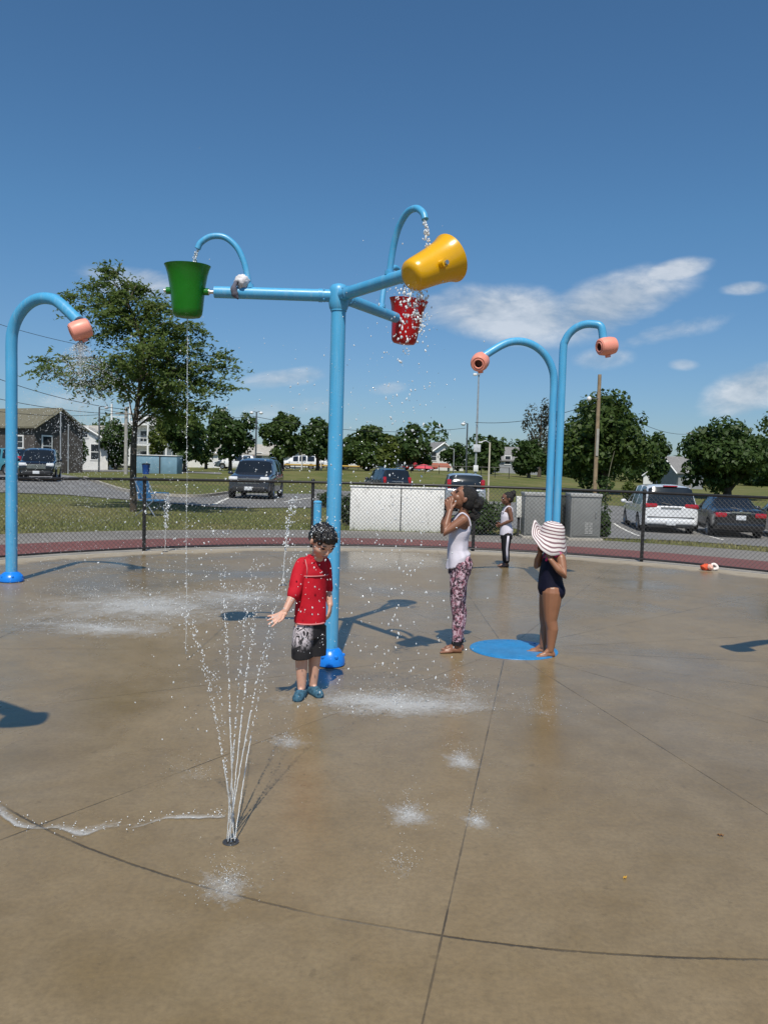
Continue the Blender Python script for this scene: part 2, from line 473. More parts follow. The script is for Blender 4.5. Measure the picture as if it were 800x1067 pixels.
def strip(name, A, B, off, m, nu=40, nv=10, label=None):
    """a sheet between two ground polylines, draped on the terrain"""
    def samp(P, k):
        L = [0]
        for a, b in zip(P, P[1:]): L.append(L[-1] + (b - a).length)
        t = L[-1] * k
        for i in range(len(P) - 1):
            if t <= L[i + 1] + 1e-9:
                return P[i].lerp(P[i + 1], (t - L[i]) / max(L[i + 1] - L[i], 1e-9))
        return P[-1]
    A = [Vector((p[0], p[1], 0)) for p in A]; B = [Vector((p[0], p[1], 0)) for p in B]
    V, F = [], []
    for i in range(nu + 1):
        a, b = samp(A, i / nu), samp(B, i / nu)
        for j in range(nv + 1):
            p = a.lerp(b, j / nv); V.append((p.x, p.y, zt(p.x, p.y) + off))
    for i in range(nu):
        for j in range(nv):
            k = i * (nv + 1) + j; F.append((k, k + nv + 1, k + nv + 2, k + 1))
    return obj_from(name, np_mesh(name, np.array(V), np.array(F)), m, angle=None)
gl = lambda L: [ground(*p) for p in L]
near_l = gl([(-60, 512), (0, 513.5), (70, 516), (142, 522), (200, 527), (243, 530), (331, 529.5), (372, 528)])
far_l = gl([(-60, 493), (20, 493.5), (88, 498.5), (112, 507), (140, 514), (202, 518.5), (240, 514.5), (372, 513)])
tag(strip('parking_lot', near_l, far_l, .022, ASPHALT, 60, 14), 'grey asphalt lot and lane behind the lawn', 'parking lot', kind='structure')
A = gl([(560, 560), (625, 561.5), (700, 564), (800, 571), (900, 580)]); near_r = A; B = [(2.6, 47), (7, 47), (16, 45), (26, 45), (40, 45)]
tag(strip('parking_lot', A, B, .022, ASPHALT, 40, 20), 'asphalt parking lot under the white and black cars', 'parking lot', kind='structure')
A = [(-2.6, 33), (4.0, 32)]; B = [(-5.0, 54), (4.4, 54)]
tag(strip('parking_lot', A, B, .03, ASPHALT, 20, 20), 'asphalt parking strip behind the white panel wall', 'parking lot', kind='structure')
# distant road across the park on the left
A = gl([(-40, 490.0), (100, 491.5), (230, 494.5)]); B = gl([(-40, 488.5), (100, 489.5), (230, 492.5)])
tag(strip('road', A, B, .03, ASPHALT, 30, 4), 'far pale road crossing the lawn at left', 'road', kind='structure')

def kerb_line(pts, label):
    mb = MB(); P = catmull([Vector((p.x, p.y, 0)) for p in pts], 8)
    vs, fs = [], []
    for i, p in enumerate(P):
        d = (P[min(i + 1, len(P) - 1)] - P[max(i - 1, 0)]).normalized(); nrm = Vector((-d.y, d.x, 0)) * .09
        z = zt(p.x, p.y)
        for q, zz in ((p - nrm, z - .05), (p - nrm * .9, z + .13), (p + nrm * .9, z + .13), (p + nrm, z - .05)):
            vs.append((q.x, q.y, zz))
    for i in range(len(P) - 1):
        for j in range(3): fs.append((i * 4 + j, i * 4 + j + 1, i * 4 + j + 5, i * 4 + j + 4))
    mb.add(vs, fs)
    return tag(mb.build('kerb', KERB, angle=30), label, 'kerb', kind='structure')
kerb_line(far_l[2:7], 'curved concrete kerb around the grass island')

PAINT = mat('road_paint', (.62, .61, .56), .7, var=.2, scale=9)
for a, b in (((296, 524), (330, 518.5)), ((222, 527), (238, 519.5)), ((354, 526), (366, 517))):
    p, q = ground(*a), ground(*b); d = (q - p).normalized(); s_ = Vector((-d.y, d.x, 0)) * .07
    tag(strip('road_marking', [p - s_, q - s_], [p + s_, q + s_], .032, PAINT, 8, 1), 'faded white parking line by the dark grey SUV', 'road marking', kind='structure')
for x in (5.6, 8.35, 11.1, 13.9):
    tag(strip('road_marking', [(x - .06, 26), (x + 1.1, 33)], [(x + .06, 26), (x + 1.22, 33)], .032, PAINT, 8, 1), 'faded white parking line under the right hand cars', 'road marking', kind='structure')

# short blades on the nearer lawn, so that its edges are uneven
def blades(n):
    a = rng.uniform(R(8), R(172), n); r_ = 11.72 + rng.exponential(4.5, n)
    x = FC[0] + r_ * np.cos(a); y = FC[1] + r_ * np.sin(a)
    k = (np.abs(x / y) < .62) & (y > 11) & (r_ < 30)
    nl = [(p.x, p.y) for p in near_l]
    ln = np.interp(x, [p[0] for p in nl], [p[1] for p in nl])
    k &= (x > 3.4) | (y < ln - .05) | (x < -40)
    k &= ~((x > 3.4) & (y > np.interp(x, [p.x for p in near_r], [p.y for p in near_r]) - .05))
    x, y = x[k], y[k]
    m = len(x); z = np.array([zt(p, q) for p, q in zip(x, y)])
    h = rng.uniform(.03, .085, m); t = rng.uniform(0, 2 * PI, m); wd = rng.uniform(.006, .014, m)
    lx, ly = rng.normal(0, .03, m), rng.normal(0, .03, m)
    V = np.empty((m, 3, 3))
    V[:, 0] = np.stack([x - wd * np.cos(t), y - wd * np.sin(t), z - .01], 1)
    V[:, 1] = np.stack([x + wd * np.cos(t), y + wd * np.sin(t), z - .01], 1)
    V[:, 2] = np.stack([x + lx, y + ly, z + h], 1)
    return V.reshape(-1, 3), np.arange(m * 3).reshape(-1, 3)
m_, nt_, b_, tc_ = new_mat('grass_blades')
c_ = noise_tex(nt_, tc_.outputs['Object'], 1.1, 4, .6)
c2_ = noise_tex(nt_, tc_.outputs['Object'], .3, 3, .6)
cc_ = mixc(nt_, ramp(nt_, c_, [(.35, 0), (.65, 1)]), (.105, .135, .03), (.19, .19, .06))
nt_.links.new(mixc(nt_, ramp(nt_, c2_, [(.45, 0), (.65, .8)]), cc_, (.29, .24, .11)), b_.inputs['Base Color'])
b_.inputs['Roughness'].default_value = .7
V, F = blades(70000)
tag(obj_from('grass', np_mesh('grass', V, F), m_, smooth=False), 'short tufty grass growing between path and car park', 'grass', kind='stuff')
# ------------------------------------------------------------------ play feature materials
def weathered_paint(name, c):
    m, nt, b, tc = new_mat(name)
    P = tc.outputs['Object']
    mp = nn(nt, 'ShaderNodeMapping'); mp.inputs['Scale'].default_value = (26, 26, 1.6); nt.links.new(P, mp.inputs[0])
    st = noise_tex(nt, mp.outputs[0], 1, 5, .65, .4); bl = noise_tex(nt, P, 2.3, 5, .6); sp = noise_tex(nt, P, 55, 3, .6)
    k = mixc(nt, ramp(nt, bl, [(.3, 0), (.7, 1)]), tuple(q * .9 for q in c), tuple(min(q * 1.08, 1) for q in c))
    k = mixc(nt, ramp(nt, st, [(.5, 0), (.72, .34)]), k, (.30, .46, .58))
    k = mixc(nt, ramp(nt, sp, [(.66, 0), (.72, .4)]), k, (.34, .45, .52))
    nt.links.new(k, b.inputs['Base Color'])
    nt.links.new(mth(nt, 'MULTIPLY_ADD', st, .35, .2), b.inputs['Roughness'])
    bump(nt, b, sp, .05, .004)
    return m
BLUE = weathered_paint('sky_blue_paint', (.075, .36, .62))
BOOT = mat('bright_blue_plastic', (.010, .20, .72), .3, var=.08, scale=8)
STEEL = mat('stainless_steel', (.55, .54, .52), .3, metal=.9, scale=20)
PEACH = mat('peach_plastic', (.80, .30, .215), .4, var=.08, scale=7)
PEACHIN = mat('nozzle_dark_inside', (.16, .055, .045), .5, scale=9)
def plastic(name, col, tr):
    m, nt, b, tc = new_mat(name)
    n = noise_tex(nt, tc.outputs['Object'], 5, 5, .6)
    c = mixc(nt, ramp(nt, n, [(.3, 0), (.7, 1)]), tuple(q * .86 for q in col), col)
    nt.links.new(c, b.inputs['Base Color'])
    nt.links.new(mth(nt, 'MULTIPLY_ADD', n, .2, .16), b.inputs['Roughness'])
    b.inputs['Coat Weight'].default_value = .3; b.inputs['Coat Roughness'].default_value = .1
    ts = nt.nodes.new('ShaderNodeBsdfTranslucent'); nt.links.new(c, ts.inputs[0])
    mx = nt.nodes.new('ShaderNodeMixShader'); mx.inputs[0].default_value = tr
    nt.links.new(b.outputs[0], mx.inputs[1]); nt.links.new(ts.outputs[0], mx.inputs[2])
    nt.links.new(mx.outputs[0], nt.nodes['Material Output'].inputs[0])
    bump(nt, b, noise_tex(nt, tc.outputs['Object'], 9, 3), .12, .01)
    return m
GREENP = plastic('green_bucket_plastic', (.018, .25, .018), .3)
YELLOWP = plastic('yellow_bucket_plastic', (.86, .46, .004), .12)
REDP = plastic('red_bucket_plastic', (.62, .010, .018), .3)

def boot_mb(r, h, n=28):
    mb = MB()
    mb.lathe([(r * 1.0, 0), (r * 1.12, .01), (r * 1.13, h * .30), (r * 1.02, h * .62), (r * .78, h * .9), (r * .6, h * 1.0), (r * .52, h * 1.02)], n=n)
    for k in range(6):
        a = 2 * PI * k / 6
        mb.lathe([(.016, 0), (.016, .014), (.008, .02)], Matrix.Translation((r * .98 * math.cos(a), r * .98 * math.sin(a), h * .55)), n=8)
    return mb

# ------------------------------------------------------------------ tipping bucket tower
TB = pad(343.9, 693)
tower = thing('bucket_tower', TB, 'tall sky blue post carrying three tipping buckets, behind the boy in red', 'water tower')
HUBZ = at(347, 308, TB.y).z
pm = MB()
pm.tube([(0, 0, .0), (0, 0, 1.2), (0, 0, 2.4), (0, 0, HUBZ - .02)], [.0565, .056, .0555, .055], 28)
pm.lathe([(.061, 0), (.062, .012), (.061, .024)], Matrix.Translation((0, 0, HUBZ - .115)), n=28)
pm.build('pole', BLUE, tower)
boot_mb(.100, .135).build('base_boot', BOOT, tower)
hm = MB()
hm.lathe([(.0565, -.115), (.070, -.09), (.076, -.05), (.076, .03), (.071, .056), (.055, .078), (.028, .088), (0, .091)], Matrix.Translation((0, 0, HUBZ)), n=28)
hm.build('hub', BLUE, tower)

def bucket_profile(s=1.0):
    out_ = [(0, -.245), (.06, -.245), (.092, -.238), (.107, -.215), (.114, -.17), (.122, -.08), (.132, .02), (.146, .11), (.160, .165), (.171, .19)]
    inn = [(.166, .192), (.154, .166), (.139, .11), (.125, .02), (.114, -.08), (.106, -.17), (.099, -.212), (.07, -.23), (0, -.232)]
    return [(r * s, z * s * .88) for r, z in out_ + inn]
BUCKETS = {}
def arm(az, plast, label, tip, first_pipe):
    """a boom, its filling pipe and the bucket at its end; +x of the arm points out along azimuth az"""
    M = Matrix.Translation((0, 0, HUBZ)) @ Matrix.Rotation(az, 4, 'Z')
    bm_ = MB(); L = .93
    bm_.tube([M @ Vector((x, 0, 0)) for x in (.06, .3, .6, L)], [.047, .0455, .0445, .0435], 20)
    for x in (.125, .14): bm_.tube([M @ Vector((x, 0, 0)), M @ Vector((x + .01, 0, 0))], .051, 20)
    for k in (0, 1, 2, 3):
        a = PI / 4 + k * PI / 2
        bm_.tube([M @ Vector((.11, .04 * math.cos(a), .04 * math.sin(a))), M @ Vector((.11, .055 * math.cos(a), .055 * math.sin(a)))], .006, 8)
    bm_.build('boom', BLUE, tower)
    sm = MB(); sm.tube([M @ Vector((L - .03, 0, 0)), M @ Vector((L + .06, 0, 0))], .014, 12)
    sm.tube([M @ Vector((L + .035, 0, 0)), M @ Vector((L + .045, 0, 0))], .022, 12)
    sm.build('pivot_pin', STEEL, tower)
    sm = MB(); sm.tube([M @ Vector((L + .345, 0, 0)), M @ Vector((L + .375, 0, 0))], .014, 12); sm.build('pivot_pin', STEEL, tower)
    pts = [(.67, 0, .03), (.685, 0, .12), (.715, 0, .23), (.77, 0, .335), (.86, 0, .405), (.96, 0, .408), (1.035, 0, .362), (1.06, 0, .315)]
    pp = MB(); pp.tube([M @ p for p in catmull(pts, 5)], .0225, 14)
    pp.tube([M @ Vector((.669, 0, .035)), M @ Vector((.674, 0, .062))], .034, 14)
    pp.build('fill_pipe', BLUE, tower)
    # bucket hung on pins a little above its middle, tipping about the boom's axis
    T = M @ Matrix.Translation((L + .20, 0, 0)) @ Matrix.Rotation(tip, 4, 'X') @ Matrix.Translation((0, 0, .02))
    bk = MB(); bk.lathe(bucket_profile(.92 if plast is YELLOWP else 1.0), T, n=40, close=False)
    for sx in (-1, 1):
        bk.tube([T @ Vector((sx * .11, 0, -.02)), T @ Vector((sx * .158, 0, -.02))], .026, 14)
    o = bk.build('bucket', plast, tower, angle=50); o['label'] = label
    BUCKETS[label] = [Matrix.Translation(TB) @ T, Matrix.Translation(TB) @ M]
AZ = R(181), R(-56), R(62)
arm(AZ[0], GREENP, 'green tipping bucket hanging upright', R(-3), True)
arm(AZ[1], YELLOWP, 'yellow tipping bucket rolled over on its side', R(-62), False)
arm(AZ[2], REDP, 'red tipping bucket with water running over it', R(6), False)

# rag caught on the left boom
def cloth_lump(seed, r, n=26):
    mb = MB(); mb.ell((0, 0, 0), r, nu=n, nv=16)
    for i, p in enumerate(mb.v):
        q = Vector(p); d = q.normalized()
        k = mnoise.noise(d * 2.2 + Vector((seed, 0, 0))) * .34 + mnoise.noise(d * 5.5 + Vector((0, seed, 0))) * .2
        mb.v[i] = tuple(q * (1 + k))
    return mb
RAGW = mat('white_rag_cloth', (.66, .64, .66), .9, var=.15, scale=30)
RAGD = mat('grey_rag_cloth', (.10, .10, .13), .9, var=.2, scale=30)
p = at(252, 296, TB.y - .03)
rag = thing('rag', p, 'crumpled white and dark rag caught on the left boom', 'rag')
cloth_lump(3, (.055, .06, .05)).build('cloth', RAGW, rag, loc=(0, 0, .02), angle=None)
t_ = MB(); t_.tube(catmull([(-.035, -.03, .01), (-.05, -.055, -.04), (-.04, -.05, -.085), (-.015, -.05, -.12)], 4), [.016] * 4 + [.024] * 4 + [.027, .022, .016, .010, .005], 10)
o = t_.build('cloth_tail', RAGD, rag, angle=None); o['label'] = 'dark hanging tail of the rag'

# short blue activator post behind the boy
q = on(331.5, 7.5); q.z = 0
zt_ = at(331.5, 523, 7.5).z
act = thing('bollard', q, 'slim sky blue activator bollard behind the boy\'s head', 'bollard')
MB().tube([(0, 0, 0), (0, 0, zt_ * .5), (0, 0, zt_ - .01)], .038, 20).build('post', BLUE, act)
MB().lathe([(.04, 0), (.041, .012), (.03, .022), (0, .026)], Matrix.Translation((0, 0, zt_ - .012)), n=20).build('cap', BLUE, act)
boot_mb(.07, .07).build('base_boot', BOOT, act)

# ------------------------------------------------------------------ arched sprayers
def nozzle(parent, tipm, r=.135):
    tipm = tipm @ Matrix.Scale(.85, 4)
    """fat barrel with a round mouth at each side, axis along local x"""
    mb = MB()
    Ry = tipm @ Matrix.Rotation(PI / 2, 4, 'Y')
    mb.lathe([(r * .52, -.125), (r * .74, -.135), (r * .90, -.118), (r * 1.0, -.05), (r * 1.0, .05), (r * .9, .118), (r * .74, .135), (r * .52, .125)], Ry, n=30, close=False)
    o = mb.build('nozzle_head', PEACH, parent)
    for pr in ([(r * .52, -.125), (r * .50, -.09), (r * .40, -.05), (0, -.05)], [(0, .05), (r * .40, .05), (r * .50, .09), (r * .52, .125)]):
        ins = MB(); ins.lathe(pr, Ry, n=30, close=False); ins.build('nozzle_mouth', PEACHIN, o)
    for s_ in (-1, 1):
        rim = MB(); rim.lathe([(r * .50 + .012 * math.cos(a), s_ * .128 + .012 * math.sin(a)) for a in np.linspace(0, 2 * PI, 9)], Ry, n=30, close=False); rim.build('nozzle_rim', PEACH, o)
    rim = MB(); rim.lathe([(r * .3, 0), (r * .3, .035), (0, .035)], tipm @ Matrix.Translation((0, 0, -r * .98)) @ Matrix.Rotation(PI, 4, 'X'), n=18)
    rim.build('water_outlet', PEACH, o)
def sprayer(base, pts, r, hdir, hrot, label, group, head=True):
    root = thing('arch_sprayer', base, label, 'water sprayer', group)
    MB().tube(catmull(pts, 7), r * .94, 20).build('arch_pipe', BLUE, root)
    boot_mb(r * 1.75, .12).build('base_boot', BOOT, root)
    P = Vector(pts[-1])
    nozzle(root, Matrix.Translation(P + Vector(hdir)) @ hrot)
    return root
GS = 'arched blue water sprayers'
def arch_pts(zs, rad, reach, dirv, drop):
    """upright, then an arch towards dirv that ends 'drop' below its top"""
    d = Vector((dirv[0], dirv[1], 0)).normalized()
    pts = [Vector((0, 0, z)) for z in (0, zs * .3, zs * .6, zs * .85)]
    top = zs + rad
    for a in (0, 20, 40, 60, 80, 100, 120):
        pts.append(d * (rad * (1 - math.cos(R(a)))) + Vector((0, 0, zs + rad * math.sin(R(a)))))
    x = rad * (1 - math.cos(R(120)))
    pts.append(d * reach + Vector((0, 0, top - drop)))
    return pts
LB = pad(12, 606)
zt0 = at(50, 314, LB.y).z
d_ = Vector((1, -.42, 0)).normalized()
pts = arch_pts(zt0 - .50, .50, 1.04, d_, .29)
sprayer(LB, pts, .072, d_ * .03 + Vector((0, 0, -.10)), Matrix.Rotation(R(26), 4, 'Z') @ Matrix.Rotation(R(-24), 4, 'Y'), 'lone arched blue sprayer spraying water at the left edge', GS)
LHEAD = LB + pts[-1] + d_ * .03 + Vector((0, 0, -.10))
B2 = pad(573.0, 612)
zr = at(606, 335, B2.y).z; zl = at(548, 355, B2.y).z
d2 = Vector((1, -.45, 0)).normalized()
pts2 = arch_pts(zr - .36, .31, .50, d2, .19)
sprayer(B2 + Vector((.047, 0, 0)), pts2, .053, d2 * .05 + Vector((0, 0, -.10)), Matrix.Rotation(R(18), 4, 'Z') @ Matrix.Rotation(R(-10), 4, 'Y'), 'taller of the paired arched sprayers, curving to the right', GS)
d3 = Vector((-1, -.25, 0)).normalized()
pts3 = arch_pts(zl - .52, .50, .99, d3, .22)
B3 = B2 + Vector((-.047, .05, 0))
sprayer(B3, pts3, .053, d3 * .04 + Vector((0, 0, -.07)), Matrix.Rotation(R(72), 4, 'Z') @ Matrix.Rotation(R(-22), 4, 'Y'), 'lower of the paired arched sprayers, curving to the left', GS)
# two unseen sprayers added beside the viewer to cast the shadows at both edges
for hx, hy, bx in ((3.16, 5.30, 4.4), (-2.17, 2.84, -3.4)):
    dv = Vector((hx - bx, -.25, 0)).normalized()
    pp_ = arch_pts(2.65, .44, .95, dv, .27)
    end = pp_[-1]
    sprayer(Vector((hx - end.x, hy - end.y, 0)), pp_, .072, dv * .03 + Vector((0, 0, -.1)), Matrix.Rotation(R(20), 4, 'Z'), 'unseen arched blue sprayer added beside the viewer for its shadow', GS)

# flat blue ground jet cover in the middle of the pad
m, nt, b, tc = new_mat('blue_disc_paint')
n_ = noise_tex(nt, tc.outputs['Object'], 60, 3, .7); n2_ = noise_tex(nt, tc.outputs['Object'], 7, 4)
c_ = mixc(nt, ramp(nt, n_, [(.3, 0), (.7, 1)]), (.018, .17, .40), (.035, .26, .55))
nt.links.new(mixc(nt, ramp(nt, n2_, [(.35, .25), (.6, 0)]), c_, (.012, .09, .2)), b.inputs['Base Color']); b.inputs['Roughness'].default_value = .35
bump(nt, b, n_, .3, .005)
mb = MB()
mb.lathe([(.375, 0), (.372, .006), (.36, .009), (.30, .010), (.14, .011), (.12, .008), (0, .008)], n=56)
for k in range(8):
    a = 2 * PI * k / 8
    mb.lathe([(.012, .009), (.011, .015), (0, .016)], Matrix.Translation((.31 * math.cos(a), .31 * math.sin(a), 0)), n=8)
o = mb.build('drain_cover', m, loc=pad(535, 677, 0) + Vector((0, 0, .001)))
tag(o, 'flat round blue cover disc set in the pad at the children\'s feet', 'drain cover')

# ------------------------------------------------------------------ chain link fence
FR = 7.72
WIRE = mat('galvanised_wire', (.10, .10, .098), .5, metal=.3, scale=20, bmp=0)
RAIL = mat('black_vinyl_rail', (.016, .015, .015), .45, var=.3, scale=14)
fence = thing('chain_link_fence', (FC[0], FC[1], 0), 'low black chain link fence curving round the splash pad', 'fence')
def fp(adeg, z, r=FR): return Vector((r * math.cos(R(adeg)), r * math.sin(R(adeg)), z))
A0, A1, FH = 15, 172, 1.2
mb = MB(); pitch = .074
arcl = R(A1 - A0) * FR; zb, zt1 = .035, FH - .03
cnt = int((arcl + (zt1 - zb)) / pitch)
segs = 9
for k in range(cnt):
    for sgn in (1, -1):
        s0 = k * pitch - (zt1 - zb)
        pl = []
        for i in range(segs + 1):
            t = i / segs; ss = s0 + t * (zt1 - zb) if sgn > 0 else s0 + (1 - t) * (zt1 - zb)
            if 0 <= ss <= arcl:
                pl.append(fp(A0 + math.degrees(ss / FR), zb + t * (zt1 - zb), FR + sgn * .003))
        if len(pl) > 1: mb.tube(pl, .0028, 3, cap=False)
mb.build('mesh_panel', WIRE, fence, smooth=False)
arc = lambda z, r=FR: [fp(A0 + (A1 - A0) * i / 120, z, r) for i in range(121)]
MB().tube(arc(FH, FR), .025, 10).build('top_rail', RAIL, fence)
MB().tube(arc(.045, FR), .016, 8).build('bottom_rail', RAIL, fence)
for k in range(-2, 5):
    a = 81.7 + 22.2 * k
    if a > A1 or a < A0: continue
    pm = MB(); pm.tube([fp(a, 0, FR + .03), fp(a, FH + .02, FR + .03)], .030, 12)
    pm.lathe([(.034, 0), (.034, .02), (.02, .045), (0, .05)], Matrix.Translation(fp(a, FH + .015, FR + .03)), n=12)
    for z in (.3, .6, .9): pm.tube([fp(a, z, FR + .03), fp(a, z + .015, FR + .03)], .034, 12)
    pm.build('fence_post', RAIL, fence)

# ------------------------------------------------------------------ things just behind the fence
# white painted wall panel
m, nt, b, tc = new_mat('chipped_white_paint')
P = tc.outputs['Object']
mp = nn(nt, 'ShaderNodeMapping'); mp.inputs['Scale'].default_value = (1.6, 1, .55); nt.links.new(P, mp.inputs[0])
f1 = noise_tex(nt, mp.outputs[0], 7, 8, .7, .6); f2 = noise_tex(nt, P, 1.1, 5, .6)
c_ = mixc(nt, ramp(nt, f2, [(.3, 0), (.7, 1)]), (.70, .69, .65), (.82, .81, .77))
c_ = mixc(nt, ramp(nt, f1, [(.60, 0), (.64, .75)]), c_, (.30, .29, .26))
nt.links.new(c_, b.inputs['Base Color']); b.inputs['Roughness'].default_value = .75
bump(nt, b, f1, .4, .01)
CHIP = m
DARK = mat('dark_gap', (.03, .03, .03), .7)
p0, p1 = on(365.5, 19), on(463.5, 19)
wid = (p1 - p0).length; base = (p0 + p1) / 2; base.z = min(p0.z, p1.z) - .02
hgt = at(410, 508, 19).z - base.z
wall = thing('panel_wall', base, 'long white chipped panel wall behind the fence, left of the tall girl', 'wall')
for s_, wd in ((-1, wid * .535), (1, wid * .455)):
    x = -wid / 2 + wd / 2 if s_ < 0 else wid / 2 - wd / 2
    MB().bbox((x, 0, hgt / 2), (wd, .14, hgt), .012).build('panel', CHIP, wall)
MB().box((wid * .04, .02, hgt * .49), (.05, .06, hgt * .96)).build('joint_post', DARK, wall)
MB().bbox((0, 0, hgt + .012), (wid + .04, .18, .03), .006).build('coping', CHIP, wall)

# grey cabinets
CAB = mat('grey_cabinet_paint', (.195, .20, .19), .5, var=.1, scale=5)
CABT = mat('pale_cabinet_top', (.36, .36, .34), .5, var=.1, scale=5)
def cabinet(px0, px1, ptop, pbot, Y, label, louvre):
    a, b_ = at(px0, pbot, Y), at(px1, pbot, Y)
    wd = b_.x - a.x; c = (a + b_) / 2; c.z = zt(c.x, c.y)
    h = at((px0 + px1) / 2, ptop, Y).z - c.z
    r_ = thing('utility_cabinet', c, label, 'cabinet', 'grey utility cabinets behind the fence')
    MB().bbox((0, 0, h * .5), (wd, wd * .8, h * .9), .015).build('body', CAB, r_)
    MB().bbox((0, 0, h * .965), (wd * 1.05, wd * .86, h * .07), .012).build('lid', CABT, r_)
    MB().bbox((0, 0, .03), (wd * 1.15, wd, .08), .01).build('plinth', KERB, r_)
    d = MB(); d.bbox((0, -wd * .4 - .006, h * .49), (wd * .86, .02, h * .76), .006)
    dr = d.build('door', CAB, r_)
    MB().tube([(wd * .32, -wd * .4 - .03, h * .5), (wd * .32, -wd * .4 - .03, h * .62)], .012, 8).build('handle', STEEL, dr)
    if louvre:
        for s_ in (-1, 1):
            l = MB()
            for k in range(7): l.box((s_ * wd * .07 + wd * .1, -wd * .4 - .022, h * .17 + k * h * .036), (wd * .11, .012, h * .024))
            l.build('vent', CABT, r_)
cabinet(543.5, 571.5, 513, 561, 18.2, 'grey utility cabinet left of the paired blue poles', False)
cabinet(590.5, 621.5, 514, 564, 18.0, 'grey utility cabinet with vents right of the paired blue poles', True)
a = at(540.5, 539, 18.4); z0_ = zt(a.x, a.y); 
r_ = thing('meter_box', (a.x, a.y, z0_), 'small white meter box on a post left of the grey cabinets', 'meter box')
h1, h0 = at(540.5, 517, 18.4).z - z0_, at(540.5, 539, 18.4).z - z0_
MB().bbox((0, 0, (h0 + h1) / 2), (.15, .12, h1 - h0), .01).build('box', mat('white_box_paint', (.62, .62, .58), .5), r_)
MB().tube([(0, .03, -.05), (0, .03, h1 * .9)], .03, 8).build('post', DARK, r_)
a = at(583, 540, 18.6); z0_ = zt(a.x, a.y)
r_ = thing('meter_cabinet', (a.x, a.y, z0_), 'narrow dark cabinet just right of the paired poles', 'cabinet')
h1 = at(583, 517, 18.6).z - z0_
MB().bbox((0, 0, h1 / 2), (.27, .25, h1), .01).build('body', mat('dark_green_paint', (.022, .028, .024), .5), r_)
MB().bbox((0, 0, h1 + .015), (.3, .28, .03), .006).build('lid', DARK, r_)

# blue lawn chair under the tree
FAB = mat('blue_chair_fabric', (.035, .16, .34), .8, var=.2, scale=20)
FRM = mat('pale_chair_frame', (.30, .34, .40), .4, metal=.4)
c = on(160, 21.5)
ch = thing('lawn_chair', c, 'folding blue fabric lawn chair standing under the street tree', 'chair', rz=R(72))
MB().bbox((0, 0, .42), (.56, .5, .03), .01).build('seat', FAB, ch)
bk = MB(); Mx = Matrix.Rotation(R(-14), 3, 'X'); bk.box((0, .33, .74), (.56, .03, .58), rot=Mx); bk.build('backrest', FAB, ch)
for sx in (-1, 1):
    MB().tube([(sx * .29, -.26, 0), (sx * .29, .22, .62), (sx * .29, .42, 1.02)], .014, 8).build('back_leg', FRM, ch)
    MB().tube([(sx * .31, .34, 0), (sx * .31, -.2, .42), (sx * .31, -.26, .6)], .014, 8).build('front_leg', FRM, ch)
    MB().bbox((sx * .31, -.02, .62), (.06, .5, .03), .008).build('armrest', FAB, ch)

# orange and white bundle by the fence
OR = mat('orange_towel', (.62, .085, .03), .85, var=.25, scale=24)
WT = mat('white_towel', (.72, .66, .62), .85, var=.15, scale=24)
c = pad(738, 594.5)
r_ = thing('towel_bundle', c, 'small orange and white bundle lying by the right hand fence', 'towel')
cloth_lump(1, (.085, .07, .055)).build('orange_towel', OR, r_, loc=(-.04, 0, .05), angle=None)
cloth_lump(5, (.045, .045, .045)).build('pale_ball', mat('pink_white_cloth', (.70, .40, .32), .8), r_, loc=(.0, -.06, .06), angle=None)
tt = MB(); tt.tube(catmull([(.02, .0, .04), (.07, .02, .1), (.115, .0, .09), (.13, -.03, .045), (.07, -.05, .03)], 5), .022, 10, rounded=True)
tt.build('white_towel', WT, r_, angle=None)
# small fallen leaves on the concrete
LEAFB = mat('dry_leaf', (.16, .075, .02), .7); LEAFY = mat('yellow_leaf', (.50, .28, .03), .7)
for px, py, m_, s_, lb in ((750.5, 871.5, LEAFB, .011, 'tiny brown dead leaf lying on the wet concrete'), (651, 916, LEAFY, .009, 'tiny yellow leaf lying on the wet concrete')):
    mb = MB(); n = 10
    vs = [(0, 0, .008)] + [(s_ * math.cos(2 * PI * k / n) * (1.3 if k in (0, 5) else 1), s_ * .6 * math.sin(2 * PI * k / n), .004 + .006 * (k % 2)) for k in range(n)]
    vs += [(x, y, z - .002) for x, y, z in vs]
    mb.add(vs, [(0, 1 + k, 1 + (k + 1) % n) for k in range(n)] + [(n + 1, n + 2 + (k + 1) % n, n + 2 + k) for k in range(n)] + [(1 + k, n + 2 + k, n + 2 + (k + 1) % n, 1 + (k + 1) % n) for k in range(n)])
    o = mb.build('fallen_leaf', m_, loc=pad(px, py), angle=30); o.rotation_euler.z = px
    tag(o, lb, 'leaf')
# ------------------------------------------------------------------ trees
def leaf_mat(name, a, b, tr=.42):
    m, nt, bs, tc = new_mat(name)
    P = tc.outputs['Object']
    n = noise_tex(nt, P, 1.0, 3, .6); f = noise_tex(nt, P, 7, 4, .7)
    c = mixc(nt, ramp(nt, n, [(.35, 0), (.65, 1)]), a, b)
    c = mixc(nt, ramp(nt, f, [(.35, .45), (.6, 0)]), c, tuple(q * .5 for q in a))
    nt.links.new(c, bs.inputs['Base Color']); bs.inputs['Roughness'].default_value = .5
    bs.inputs['Specular IOR Level'].default_value = .3
    ts = nt.nodes.new('ShaderNodeBsdfTranslucent'); nt.links.new(c, ts.inputs[0])
    mx = nt.nodes.new('ShaderNodeMixShader'); mx.inputs[0].default_value = tr
    nt.links.new(bs.outputs[0], mx.inputs[1]); nt.links.new(ts.outputs[0], mx.inputs[2])
    nt.links.new(mx.outputs[0], nt.nodes['Material Output'].inputs[0])
    return m
LEAF_D = leaf_mat('leaves_dark', (.044, .084, .020), (.076, .125, .032))
